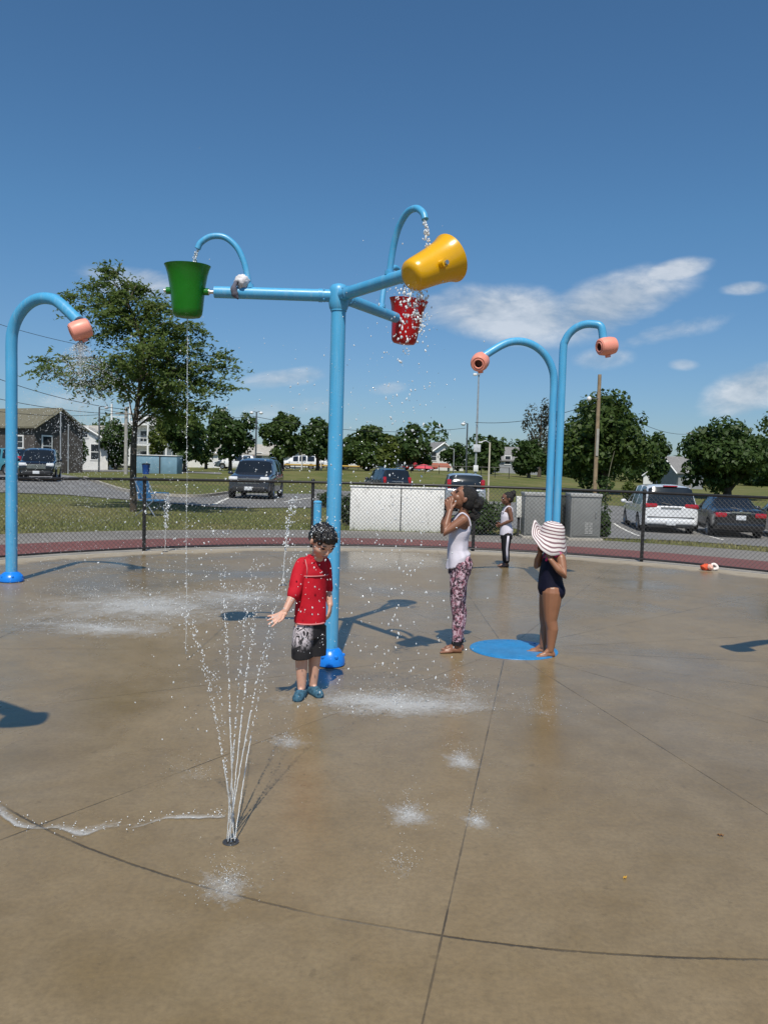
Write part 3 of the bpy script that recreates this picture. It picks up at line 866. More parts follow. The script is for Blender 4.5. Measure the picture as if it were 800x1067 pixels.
LEAF_M = leaf_mat('leaves_mid', (.055, .098, .022), (.094, .142, .034))
LEAF_Y = leaf_mat('leaves_yellow_green', (.085, .125, .022), (.14, .17, .035))
LEAF_G = leaf_mat('leaves_grey_green', (.075, .085, .055), (.12, .12, .08))
LEAF_L = leaf_mat('leaves_locust', (.105, .165, .038), (.165, .225, .058), .6)
BARK = mat('bark', (.075, .058, .042), .9, var=.35, scale=9, bmp=.5)

def quads(P, Nn, size, asp=.6):
    """one bent leaf-sized quad per point"""
    n = len(P)
    Nn = Nn / np.linalg.norm(Nn, axis=1, keepdims=True)
    r_ = rng.normal(size=(n, 3)); a = np.cross(Nn, r_); a /= np.linalg.norm(a, axis=1, keepdims=True)
    b = np.cross(Nn, a)
    s = (size * rng.uniform(.6, 1.3, n))[:, None]
    V = np.stack([P - a * s, P - b * s * asp + Nn * s * .15, P + a * s, P + b * s * asp + Nn * s * .15], 1)
    return V.reshape(-1, 3), np.arange(n * 4).reshape(-1, 4)

def crown_points(clumps, n):
    c = np.array([q[0] for q in clumps]); r = np.array([q[1] for q in clumps])
    wgt = (r.prod(1)) ** .67; k = rng.choice(len(c), n, p=wgt / wgt.sum())
    d = rng.normal(size=(n, 3)); d /= np.linalg.norm(d, axis=1, keepdims=True)
    rad = rng.uniform(.25, 1.0, n) ** .45 * (1 + rng.normal(0, .07, n))
    P = c[k] + d * r[k] * rad[:, None]
    N = d * .8 + rng.normal(0, .55, (n, 3)) + np.array([0, 0, .35])
    return P, N
def tree(px, Y, wpx, top, bot, m, label, name='tree', n=4200, leaf=.26, nclump=22, trunk=.22, base=None, group='park trees', airy=1.0, shape=1.0):
    c = on(px, Y) if base is None else base
    k = Y / FPX
    zt_ = at(px, top, Y).z - c.z; zb_ = at(px, bot, Y).z - c.z; W = wpx * k / 2
    zb_ = max(zb_ - .06 * (zt_ - zb_), .35)
    root = thing(name, c, label, 'tree', group)
    H = (zt_ - zb_) / 2; mid = Vector((0, 0, zb_ + H))
    clumps = []
    for i in range(nclump):
        d = Vector(rng.normal(size=3)).normalized()
        f = rng.uniform(.42, .93)
        taper = 1.0 - .30 * shape * max(d.z, 0) ** 2
        cc = mid + Vector((d.x * W * f * taper, d.y * W * f * taper, d.z * H * f))
        s = rng.uniform(.20, .46) * (1.15 - .35 * f)
        clumps.append(((cc.x, cc.y, cc.z), (W * s * 1.15, W * s * 1.15, H * s)))
    clumps.append(((0, 0, mid.z), (W * .5, W * .5, H * .6)))
    P, N = crown_points(clumps, int(n * airy))
    V, F = quads(P, N, leaf)
    obj_from('crown', np_mesh('crown', V, F), m, root, smooth=False)
    t = MB()
    t.tube(catmull([(0, 0, -.15), (.03 * W, 0, zb_ * .6), (.0, .03 * W, mid.z * .8), (.02 * W, 0, mid.z + H * .5)], 5),
           [trunk * q for q in np.linspace(1.25, .25, 16)], 9)
    for i in range(9):
        q = clumps[i][0]; z0 = zb_ * .7 + (mid.z - zb_ * .7) * rng.uniform(0, 1)
        t.tube(catmull([(0, 0, z0), (q[0] * .5, q[1] * .5, z0 + (q[2] - z0) * .6), q], 4), list(np.linspace(trunk * .42, trunk * .08, 9)), 6)
    t.build('trunk', BARK, root)
    return root
tree(239, 86, 50, 421, 478, LEAF_D, 'dark round tree above the dark grey SUV')
tree(293, 86, 42, 426, 479, LEAF_M, 'mid green tree with pointed top right of the lamp post', shape=1.5)
tree(330, 88, 40, 431, 479, LEAF_D, 'dark tree directly behind the bucket tower post')
tree(382, 88, 60, 441, 486, LEAF_M, 'broad round tree just right of the bucket tower post')
tree(428, 94, 44, 443, 487, LEAF_D, 'dark conical tree left of the far white gabled house', shape=2)
tree(404, 70, 26, 456, 488, LEAF_Y, 'pale yellow green sapling in front of the broad round tree', n=900, trunk=.07, nclump=10)
tree(192, 74, 56, 428, 478, LEAF_D, 'dark tree behind the blue box under the street tree')
tree(165, 70, 20, 436, 476, LEAF_Y, 'slim yellow green tree beside the porch house', n=1300, trunk=.08, nclump=10)
tree(214, 98, 32, 446, 484, LEAF_M, 'small tree filling the gap left of the dark round tree', n=1800)
tree(120, 96, 40, 438, 484, LEAF_D, 'dark tree left of the white porch house')
tree(80, 88, 26, 447, 485, LEAF_M, 'small tree beside the brown shingled house', n=1800)
tree(476, 118, 34, 462, 489, LEAF_D, 'low dark tree right of the far white gabled house', n=1500)
tree(510, 92, 32, 454, 492, LEAF_D, 'dark narrow tree right of the white lamp pole', n=2200)
tree(550, 86, 34, 457, 495, LEAF_D, 'dark round tree in front of the airy grey tree', n=2600)
tree(561, 96, 40, 414, 478, LEAF_G, 'airy grey green tree with thin foliage behind the blue poles', n=1500, leaf=.17, nclump=26, airy=1.0)
tree(628, 62, 104, 407, 512, LEAF_M, 'large dark spreading tree behind the wooden utility pole', n=11000, leaf=.21, nclump=44, trunk=.4)
tree(681, 92, 34, 449, 500, LEAF_D, 'smaller tree right of the large spreading tree', n=2200)
tree(757, 60, 98, 437, 514, LEAF_D, 'broad dark tree behind the black sedan', n=10000, leaf=.21, nclump=40, trunk=.36, shape=1.3)
tree(812, 66, 66, 446, 520, LEAF_D, 'dark tree at the right edge beyond the black sedan', n=5000, leaf=.22)
tree(832, 34, 88, 396, 470, LEAF_M, 'nearer tree whose branch tips enter at the right edge', n=5000, leaf=.10, nclump=40, trunk=.14)
tree(356, 100, 34, 455, 486, LEAF_D, 'low dark tree in the gap right of the tower post', n=1500)

# open street tree at the left with feathery sprays
def street_tree():
    base = ground(139, 533); Y = base.y
    root = thing('street_tree', base, 'open feathery green street tree on the lawn at left', 'tree')
    L = lambda px, py, dy=0: at(px, py, Y + dy) - base
    t = MB()
    tr = [Vector((0, 0, -.1)), L(139, 480), L(141, 440), L(146, 400), L(148, 360), L(136, 322), L(118, 292)]
    P = catmull(tr, 6); t.tube(P, list(np.linspace(.105, .014, len(P))), 12)
    limbs = []
    ends = [(112, 284, 0), (92, 300, .6), (72, 322, -.5), (60, 312, .3), (42, 376, .4), (58, 392, -.8), (36, 385, -.3), (88, 352, 1.2), (100, 330, -1.2), (150, 302, .4), (174, 322, -.7), (190, 342, .8),
            (214, 346, -.3), (206, 362, 1.2), (238, 372, .2), (250, 384, -.6), (232, 400, .9), (212, 408, -1.1), (196, 384, 1.6), (178, 400, -1.4), (150, 392, 1.5), (124, 398, -1.5), (92, 406, .8),
            (78, 402, -.4), (168, 356, -1.6), (132, 340, 1.6), (160, 336, 1.0), (200, 424, .5), (184, 432, -.5), (206, 440, -.9), (220, 430, .1), (244, 406, .1), (120, 372, -2.0), (140, 362, -1.8), (176, 374, 2.1), (110, 384, 2.0), (190, 410, 1.9), (120, 310, -.6), (134, 300, .5), (108, 316, .9), (162, 322, -.3), (184, 352, 0), (128, 330, 0), (112, 346, -.2), (165, 366, .3), (150, 346, -.9), (194, 368, -.4), (134, 384, .2), (176, 388, .2), (160, 410, -.2), (172, 428, .8), (192, 440, .2), (204, 396, .2), (222, 388, -.2)]
    LP, LN = [], []
    for px, py, dy in ends:
        e = L(px, py, dy * 1.15)
        side = min(abs(px - 145) / 105, 1)
        k = min(max(.42 + (420 - py) / 140 * .54 - .10 * side, .36), .92)
        s0 = P[int(k * (len(P) - 1))]
        if e.z < s0.z + .1: s0 = P[int(max(k - .16, .33) * (len(P) - 1))]
        m1 = s0.lerp(e, .45) + Vector((0, 0, .28 + .25 * side)); m2 = s0.lerp(e, .78) + Vector((0, 0, .20))
        C = catmull([s0, m1, m2, e], 6)
        t.tube(C, list(np.linspace(.022, .004, len(C))), 6)
        # twigs with leaflets on both sides, drooping at the ends
        for j in range(40):
            f = .22 + .78 * (j + rng.random()) / 40
            b = C[min(int(f * (len(C) - 1)), len(C) - 2)]
            dv = (C[-1] - C[-4]).normalized()
            dv = (dv * .55 + Vector((rng.normal(0, .8), rng.normal(0, .8), rng.normal(.06, .62)))).normalized()
            ln = rng.uniform(.28, .62)
            droop = rng.uniform(.05, .3)
            q = [b + dv * ln * s_ + Vector((0, 0, -droop * ln * s_ * s_)) for s_ in (0, .5, 1)]
            if j % 3 == 0: t.tube(q, [.006, .004, .002], 3)
            nl = int(10.5 * ln / .45)
            sd = dv.cross(Vector((0, 0, 1))).normalized()
            for i in range(nl):
                s_ = .12 + .9 * i / nl
                pos = b + dv * ln * s_ + Vector((0, 0, -droop * ln * s_ * s_)) + sd * rng.choice((-1, 1)) * rng.uniform(.02, .10) + Vector(rng.normal(0, .02, 3))
                LP.append(pos); LN.append((rng.normal(0, .7), rng.normal(-.25, .7), .8))
    V, F = quads(np.array([tuple(p) for p in LP]), np.array(LN), .070, .42)
    obj_from('crown', np_mesh('crown', V, F), LEAF_L, root, smooth=False)
    t.build('trunk', BARK, root)
street_tree()

# thin sapling left of the white minivan
c = on(630, 24)
r_ = thing('sapling', c, 'thin young sapling between the cabinets and the white minivan', 'tree')
zt_ = at(640, 470, 24).z - c.z; dx = at(640, 470, 24).x - c.x
P = catmull([(0, 0, 0), (.03, 0, zt_ * .4), (dx * .5, 0, zt_ * .75), (dx, 0, zt_)], 5)
t = MB(); t.tube(P, list(np.linspace(.016, .006, len(P))), 6); t.build('trunk', mat('pale_bark', (.20, .19, .12), .8), r_)
cl = [((dx * .25 + rng.normal(0, .12), rng.normal(0, .12), zt_ * q), (.18, .18, .15)) for q in (.28, .36, .45, .52, .6, .66)]
Pp, Nn = crown_points(cl, 260); V, F = quads(Pp, Nn, .055); obj_from('crown', np_mesh('crown', V, F), LEAF_M, r_, smooth=False)

def shrub(px, Y, wpx, top, m, label, n=1500, leaf=.05):
    c = on(px, Y); k = Y / FPX; W = wpx * k / 2; H = at(px, top, Y).z - c.z
    r_ = thing('shrub', c, label, 'shrub', 'shrubs behind the fence')
    cl = []
    for i in range(16):
        a = rng.uniform(0, 2 * PI); q = rng.uniform(0, .65)
        s = rng.uniform(.25, .42)
        cl.append(((W * q * math.cos(a), W * .8 * q * math.sin(a), H * rng.uniform(.25, .72)), (W * s * 1.2, W * s, H * s * .8)))
    P, N = crown_points(cl, n); P[:, 2] = np.clip(P[:, 2], .02, None)
    V, F = quads(P, N, leaf); obj_from('crown', np_mesh('crown', V, F), m, r_, smooth=False)
    t = MB()
    for i in range(7): t.tube([(0, 0, 0), (cl[i][0][0] * .5, cl[i][0][1] * .5, cl[i][0][2] * .6), cl[i][0]], [.02, .012, .005], 5)
    t.build('stem', BARK, r_)
shrub(503, 18.5, 62, 513, LEAF_D, 'wide dark shrub between the tall girl and the small girl', 4200)
shrub(630, 18.6, 24, 532, LEAF_D, 'dark shrub right of the vented grey cabinet', 1600)
shrub(362, 20, 22, 515, LEAF_D, 'small dark shrub left of the white panel wall', 1300)
shrub(655, 45, 18, 497, LEAF_Y, 'yellow green bush beyond the white minivan', 1200, .09)
shrub(340, 29, 20, 512, LEAF_D, 'low dark bush behind the bucket tower post', 900)

# a far wooded edge that reads as one mass
def treeline():
    LPs, LNs = [], []
    for a in np.linspace(-40, 40, 150):
        d = 210 + 30 * math.sin(a * 1.7) + rng.uniform(-18, 18)
        x, y = d * math.sin(R(a)), d * math.cos(R(a)); z = zt(x, y)
        h = rng.uniform(3.2, 7.5) + 1.6 * math.sin(a * .9)
        for j in range(3):
            n = 120; W = rng.uniform(2.4, 4.4)
            dd = rng.normal(size=(n, 3)); dd /= np.linalg.norm(dd, axis=1, keepdims=True)
            cz = z + h * (.35 + .25 * j)
            LPs.append(np.array([x + rng.normal(0, 2), y + rng.normal(0, 2), cz]) + dd * np.array([W, W, h * .36]) * (rng.uniform(.4, 1, (n, 1)) ** .5)); LNs.append(dd + rng.normal(0, .5, (n, 3)))
    V, F = quads(np.concatenate(LPs), np.concatenate(LNs), .62)
    tag(obj_from('treeline', np_mesh('treeline', V, F), LEAF_D, smooth=False), 'low distant line of trees along the horizon', 'treeline', kind='stuff')
treeline()
# ------------------------------------------------------------------ vehicles
GLASSD = mat('car_glass', (.010, .012, .014), .06, var=.2, scale=2, bmp=0, rv=.02, spec=.8)
TYRE = mat('tyre_rubber', (.016, .016, .016), .8, scale=12)
RIM = mat('alloy_rim', (.38, .38, .39), .3, metal=.8)
BLKP = mat('black_plastic', (.018, .018, .019), .5)
LAMPR = mat('red_lamp', (.36, .008, .014), .12, var=.25, scale=14, bmp=0, coat=.6)
LAMPW = mat('clear_lamp', (.72, .73, .74), .08, var=.15, scale=14, bmp=0, coat=.6)
PLATE = mat('number_plate', (.62, .64, .66), .4, var=.08, scale=30)
CHROME = mat('chrome', (.62, .62, .63), .15, metal=.95)
WELL = mat('wheel_well', (.008, .008, .008), .9)
def carpaint(name, c, metal=.0):
    return mat(name, c, .22, metal=metal, var=.05, scale=1.5, bmp=0, coat=.8, rv=.05)
PW, PB, PG, PS = carpaint('white_car_paint', (.74, .75, .76)), carpaint('black_car_paint', (.007, .007, .009)), carpaint('dark_grey_car_paint', (.045, .052, .068), .3), carpaint('silver_car_paint', (.42, .44, .47), .4)
PT = carpaint('teal_car_paint', (.05, .20, .26)); PN = carpaint('navy_car_paint', (.012, .016, .028)); PR = carpaint('red_car_paint', (.35, .02, .02))

# stations: x along the length (0 rear .. 1 front), under z, belt z, top z, half-width factor, roof half-width factor
MINIVAN = dict(L=5.1, W=2.0, ax=(.205, .80), r=.35, st=[
    (0, .42, .92, .97, .86, .80), (.012, .30, .98, 1.02, .97, .86), (.035, .24, 1.02, 1.40, .99, .78), (.07, .22, 1.03, 1.70, 1, .75), (.12, .2, 1.03, 1.76, 1, .74), (.30, .2, 1.02, 1.78, 1, .74), (.33, .2, 1.02, 1.78, 1, .74),
    (.50, .2, 1.0, 1.77, 1, .74), (.53, .2, 1.0, 1.76, 1, .74), (.66, .2, .99, 1.68, 1, .72), (.70, .2, .99, 1.60, 1, .71), (.83, .2, .98, 1.10, .99, .80), (.93, .22, .88, .95, .95, .80), (.985, .26, .76, .80, .84, .72), (1, .36, .62, .66, .70, .62)],
    side=[(4, 5), (6, 7), (8, 9)], rear=(1, 3), front=(10, 11))
SUV = dict(L=4.5, W=1.86, ax=(.19, .81), r=.36, st=[
    (0, .48, .95, 1.0, .88, .82), (.012, .34, 1.02, 1.06, .97, .86), (.03, .30, 1.06, 1.36, .99, .80), (.075, .28, 1.08, 1.66, 1, .78), (.13, .27, 1.08, 1.71, 1, .78), (.27, .26, 1.07, 1.74, 1, .78), (.30, .26, 1.07, 1.74, 1, .78),
    (.46, .26, 1.05, 1.74, 1, .78), (.49, .26, 1.05, 1.73, 1, .78), (.60, .26, 1.04, 1.68, 1, .76), (.635, .26, 1.04, 1.62, 1, .75), (.735, .26, 1.03, 1.12, .99, .82), (.93, .28, .98, 1.04, .96, .84), (.985, .32, .90, .94, .90, .80), (1, .44, .72, .76, .82, .74)],
    side=[(4, 5), (6, 7), (8, 9)], rear=(1, 3), front=(10, 11))
SEDAN = dict(L=4.55, W=1.78, ax=(.205, .80), r=.32, st=[
    (0, .45, .84, .88, .84, .78), (.012, .32, .93, .97, .95, .84), (.05, .26, .97, 1.02, .98, .82), (.12, .22, .97, 1.05, 1, .80), (.17, .2, .96, 1.14, 1, .76), (.29, .2, .95, 1.42, 1, .66), (.32, .2, .95, 1.45, 1, .66),
    (.48, .2, .94, 1.47, 1, .67), (.51, .2, .94, 1.46, 1, .67), (.60, .2, .93, 1.40, 1, .66), (.63, .2, .93, 1.34, 1, .66), (.75, .2, .92, .99, .99, .78), (.93, .22, .80, .86, .95, .78), (.985, .26, .68, .72, .86, .72), (1, .36, .54, .58, .72, .62)],
    side=[(5, 5), (4, 5), (6, 7), (8, 9)], rear=(3, 5), front=(10, 11))

def car(kind, paint, loc, heading, label, group, roofrack=False, low=False):
    """heading: the direction the front points to, as an azimuth from +x"""
    K = kind; L, W, st = K['L'], K['W'] / 2, K['st']
    root = thing('parked_car', loc, label, 'car', group, rz=heading)
    vs, fs, ms = [], [], []
    n = 14
    for (x, zb, belt, top, hw, rw) in st:
        X = (x - .5) * L; w_, r_ = W * hw, W * rw
        zm = (zb + belt) * .5
        half = [(0, zb), (w_ * .8, zb), (w_ * .965, zb + .07), (w_, zm + .05), (w_ * .965, belt), (r_ + .01, top - min(.07, (top - belt) * .35)), (r_ * .82, top - .004), (0, top + .012)]
        sec = [(X, y, z) for y, z in half] + [(X, -y, z) for y, z in half[-2:0:-1]]
        vs += sec
    for i in range(len(st) - 1):
        for k in range(n):
            mi = 0
            if k in (4, 9) and (i, i + 1) in K['side']: mi = 1
            if K['rear'][0] <= i < K['rear'][1] and k in (5, 6, 7, 8): mi = 1
            if K['front'][0] <= i < K['front'][1] and k in (5, 6, 7, 8): mi = 1
            if k in (0, 13, 1, 12) and i not in (0,): mi = 2
            fs.append((i * n + k, i * n + (k + 1) % n, (i + 1) * n + (k + 1) % n, (i + 1) * n + k)); ms.append(mi)
    e = (len(st) - 1) * n
    for s0, flip in ((0, True), (e, False)):
        for a, b, c, d in ((0, 1, 13, 13), (1, 2, 12, 13), (2, 3, 11, 12), (3, 4, 10, 11), (4, 5, 9, 10), (5, 6, 8, 9)):
            q = [s0 + a, s0 + b, s0 + c, s0 + d] if a else [s0, s0 + 1, s0 + 13]
            fs.append(tuple(q[::-1] if flip else q)); ms.append(0)
        q = [s0 + 6, s0 + 7, s0 + 8]; fs.append(tuple(q[::-1] if flip else q)); ms.append(0)
    me = bpy.data.meshes.new('body'); me.from_pydata(vs, [], fs); me.polygons.foreach_set('material_index', ms)
    bm = bmesh.new(); bm.from_mesh(me); bmesh.ops.recalc_face_normals(bm, faces=bm.faces[:])
    cr = bm.edges.layers.float.new('crease_edge')
    for ed in bm.edges:
        mm = {f.material_index for f in ed.link_faces}
        if 1 in mm and len(mm) > 1: ed[cr] = 1.0
        elif 2 in mm and len(mm) > 1: ed[cr] = .7
    cv = bm.verts.layers.float.new('crease_vert')
    for v in bm.verts:
        mm = [f.material_index for f in v.link_faces]
        if 1 in mm and set(mm) != {1}: v[cv] = .8
    bm.to_mesh(me); bm.free()
    o = bpy.data.objects.new('body', me); COL.objects.link(o)
    for m_ in (paint, GLASSD, BLKP, WELL): me.materials.append(m_)
    cut = MB(); rw_ = K['r']
    for a in K['ax']:
        for sy in (-1, 1):
            T = Matrix.Translation(((a - .5) * L, sy * W * .84, rw_)) @ Matrix.Rotation(PI / 2, 4, 'X')
            cut.lathe([(rw_ * 1.17, -.22), (rw_ * 1.17, .30)], T, n=28, mi=0)
    co = cut.build('cutter', [WELL], smooth=False)
    ss = o.modifiers.new('s', 'SUBSURF'); ss.levels = ss.render_levels = 2
    bo = o.modifiers.new('b', 'BOOLEAN'); bo.object = co; bo.operation = 'DIFFERENCE'; bo.solver = 'EXACT'; bo.material_mode = 'TRANSFER'
    bpy.context.view_layer.update()
    me2 = bpy.data.meshes.new_from_object(o.evaluated_get(bpy.context.evaluated_depsgraph_get()))
    bpy.data.objects.remove(o); bpy.data.objects.remove(co); bpy.data.meshes.remove(me)
    # part the glass from the body: every pane a mesh of its own
    gi = [i for i, m_ in enumerate(me2.materials) if m_ == GLASSD][0]
    bm = bmesh.new(); bm.from_mesh(me2)
    gf = [f for f in bm.faces if f.material_index == gi]; seen = set()
    for f in gf:
        if f in seen: continue
        st_, isl = [f], []
        seen.add(f)
        while st_:
            g = st_.pop(); isl.append(g)
            for ed in g.edges:
                for h in ed.link_faces:
                    if h not in seen and h.material_index == gi: seen.add(h); st_.append(h)
        cen = sum((g.calc_center_median() for g in isl), Vector()) / len(isl)
        idx = {}; V_, F_ = [], []
        for g in isl:
            q = []
            for v in g.verts:
                if v not in idx: idx[v] = len(V_); V_.append(tuple(v.co))
                q.append(idx[v])
            F_.append(q)
        nm = 'side_window' if abs(cen.y) > W * .45 else ('windscreen' if cen.x > 0 else 'rear_window')
        pm = bpy.data.meshes.new(nm); pm.from_pydata(V_, [], F_)
        obj_from(nm, pm, GLASSD, root, angle=None)
    bmesh.ops.delete(bm, geom=gf, context='FACES')
    bm.to_mesh(me2); bm.free()
    b_o = bpy.data.objects.new('body', me2); COL.objects.link(b_o); b_o.parent = root
    me2.polygons.foreach_set('use_smooth', [True] * len(me2.polygons)); me2.set_sharp_from_angle(angle=R(38))
    for a in K['ax']:
        for sy in (-1, 1):
            T = Matrix.Translation(((a - .5) * L, sy * (W * .90), rw_)) @ Matrix.Rotation(-sy * PI / 2, 4, 'X')
            t = MB(); t.lathe([(rw_ * .62, -.10), (rw_ * .9, -.11), (rw_ * .98, -.08), (rw_, 0), (rw_ * .98, .07), (rw_ * .9, .095), (rw_ * .64, .09)], T, n=26, close=False)
            wo = t.build('wheel', TYRE, root)
            t = MB(); t.lathe([(rw_ * .64, .09), (rw_ * .62, .05), (rw_ * .2, .035), (rw_ * .16, .07), (0, .075)], T, n=26, close=False)
            for k in range(5):
                an = 2 * PI * k / 5
                t.box(T @ Vector((rw_ * .38 * math.cos(an), rw_ * .38 * math.sin(an), .062)), (rw_ * .1, rw_ * .1, rw_ * .1), rot=(T.to_3x3() @ Matrix.Rotation(an, 3, 'Z') @ Matrix.Diagonal((4.6, 1.2, .5))))
            t.build('rim', RIM, wo)
    # lamps, plates, bumpers, mirrors
    xr, xf = -L / 2, L / 2
    zb_, zf_ = st[1][2], st[13][2]
    for sy in (-1, 1):
        tall = kind is not SEDAN
        if kind is MINIVAN:
            t = MB(); t.bbox((xr + .14, sy * W * .715, zb_ + .045), (.28, W * .50, .17), .06, mi=0); t.build('tail_lamp', LAMPR, root)
        elif kind is SUV:
            t = MB(); t.bbox((xr + .13, sy * W * .80, zb_ + (.04 if paint is not PS else .26)), (.24, W * .20, .40), .05); t.build('tail_lamp', LAMPR, root)
        else:
            t = MB(); t.bbox((xr + .10, sy * W * .72, zb_ - .10), (.24, W * .44, .17), .05); t.build('tail_lamp', LAMPR, root)
        t = MB(); t.bbox((xf - .17, sy * W * .70, zf_ - .02), (.30, W * .40, .17), .05); t.build('headlight', LAMPW, root)
        xm = (st[10][0] + .05 - .5) * L
        t = MB(); t.ell((xm, sy * (W * 1.10), st[10][2] + .05), (.07, .12, .08), nu=12, nv=8); t.box((xm, sy * W * .99, st[10][2] + .0), (.05, .16, .04)); t.build('wing_mirror', paint, root)
        # door handles and seams
        for xa in (.36, .54):
            MB().bbox(((xa - .5) * L, sy * W * 1.0, st[7][2] - .1), (.17, .03, .03), .01).build('door_handle', CHROME if paint is not PB else BLKP, root)
        if roofrack:
            MB().tube([((x - .5) * L, sy * W * .66, z) for x, z in ((.16, 1.70), (.18, 1.78), (.40, 1.80), (.56, 1.78), (.58, 1.70))], .018, 8).build('roof_rail', CHROME, root)
    t = MB(); t.bbox((xr + .03, 0, st[1][1] + .16), (.14, W * 1.72, .16), .04); t.build('rear_bumper', BLKP if kind is SUV else paint, root)
    t = MB(); t.bbox((xr - (.015 if kind is not MINIVAN else .085), 0, zb_ - .18 if kind is not MINIVAN else .42), (.03, .32, .16), .008); t.build('number_plate', PLATE, root)
    if kind is MINIVAN:
        MB().bbox((xr + .10, 0, .30), (.16, W * 1.6, .13), .04).build('valance', BLKP, root)
        MB().bbox((xr + .02, 0, .62), (.05, W * 1.62, .035), .012).build('bumper_step', BLKP, root)
    t = MB(); t.bbox((xf + .0, 0, st[13][1] + .13), (.12, W * 1.5, .20), .04); t.build('front_bumper', BLKP, root)
    t = MB()
    for k in range(4): t.box((xf - .045 + .0 * k, 0, zf_ - .20 + .055 * k), (.10, W * .95, .03))
    t.build('grille', CHROME if kind is SUV else BLKP, root)
    t = MB(); t.bbox((xf + .07, 0, st[13][1] + .16), (.03, .32, .15), .008); t.build('number_plate', PLATE, root)
    t = MB(); zc_ = zb_ - (.02 if kind is not SEDAN else -.0)
    t.box((xr + .005, 0, zc_), (.05, W * .7, .05)); t.build('trunk_trim', CHROME, root)
    if kind is SEDAN: MB().lathe([(.05, 0), (.05, .02), (.03, .026), (0, .02)], Matrix.Translation((xr + .02, 0, zb_ + .02)) @ Matrix.Rotation(-PI / 2, 4, 'Y'), n=18).build('round_emblem', CHROME, root)
    if kind is MINIVAN: MB().bbox((xr + .36, 0, 1.74), (.14, .5, .04), .012).build('brake_lamp', LAMPR, root)
    t = MB(); t.tube([(xr + .01, .0, zb_ + .1), (xr + .06, .32, zb_ + .16)], .012, 6); t.build('wiper', BLKP, root)
    return root
def place_az(px, extra_deg):
    """the direction of sight at px, turned left by extra"""
    v = ray(px, 500); return math.atan2(v.y, v.x) + R(extra_deg)
PK = 'cars parked around the splash pad'
car(MINIVAN, PW, on(686, 31.2), place_az(690, 11), 'white minivan seen from behind, its red rear lamps wide apart', PK)
car(SEDAN, PB, on(757, 29.5), place_az(757, 13), 'black sedan seen from behind, right of the white minivan', PK)
car(SEDAN, PN, on(826, 29), place_az(826, 13), 'dark navy car cut off by the right edge, beside the black sedan', PK)
car(SUV, PG, on(268, 35.3), R(-90), 'dark grey SUV facing the viewer left of the bucket tower', PK, True)
car(SUV, PB, on(42, 43), place_az(42, 184 - 9), 'black SUV facing the viewer behind the left arched sprayer', PK)
car(SUV, PN, on(403, 48), place_az(403, 16), 'dark SUV behind the left part of the white panel wall', PK, True)
c_ = on(482, 37.5); c_.z = at(482, 493, 37.5).z - 1.74
car(SUV, PS, c_, place_az(482, 4), 'silver minivan seen from behind above the tall girl\'s head', PK)
car(SUV, PT, on(-6, 52), place_az(0, 60), 'teal car mostly hidden by the left sprayer post', PK)
# far row of parked vans under the trees
FG = 'distant vans parked under the trees'
far = [(246, 100, 'white', 'distant white van under the dark round tree'), (312, 104, 'white', 'distant white van behind the soccer goal'), (346, 108, 'white', 'distant white van just right of the tower post'), (372, 106, 'white', 'distant white van under the broad round tree')]
proto = car(MINIVAN, PW, on(246, 100), R(178), 'distant white van under the dark round tree', FG)
for px, d, _, lb in far[1:]:
    o = copy_tree(proto); o.location = on(px, d); o.rotation_euler.z = R(170 + px % 30); o['label'] = lb
rt = car(MINIVAN, PR, on(436, 112), R(20), 'distant red van right of the white board', FG)

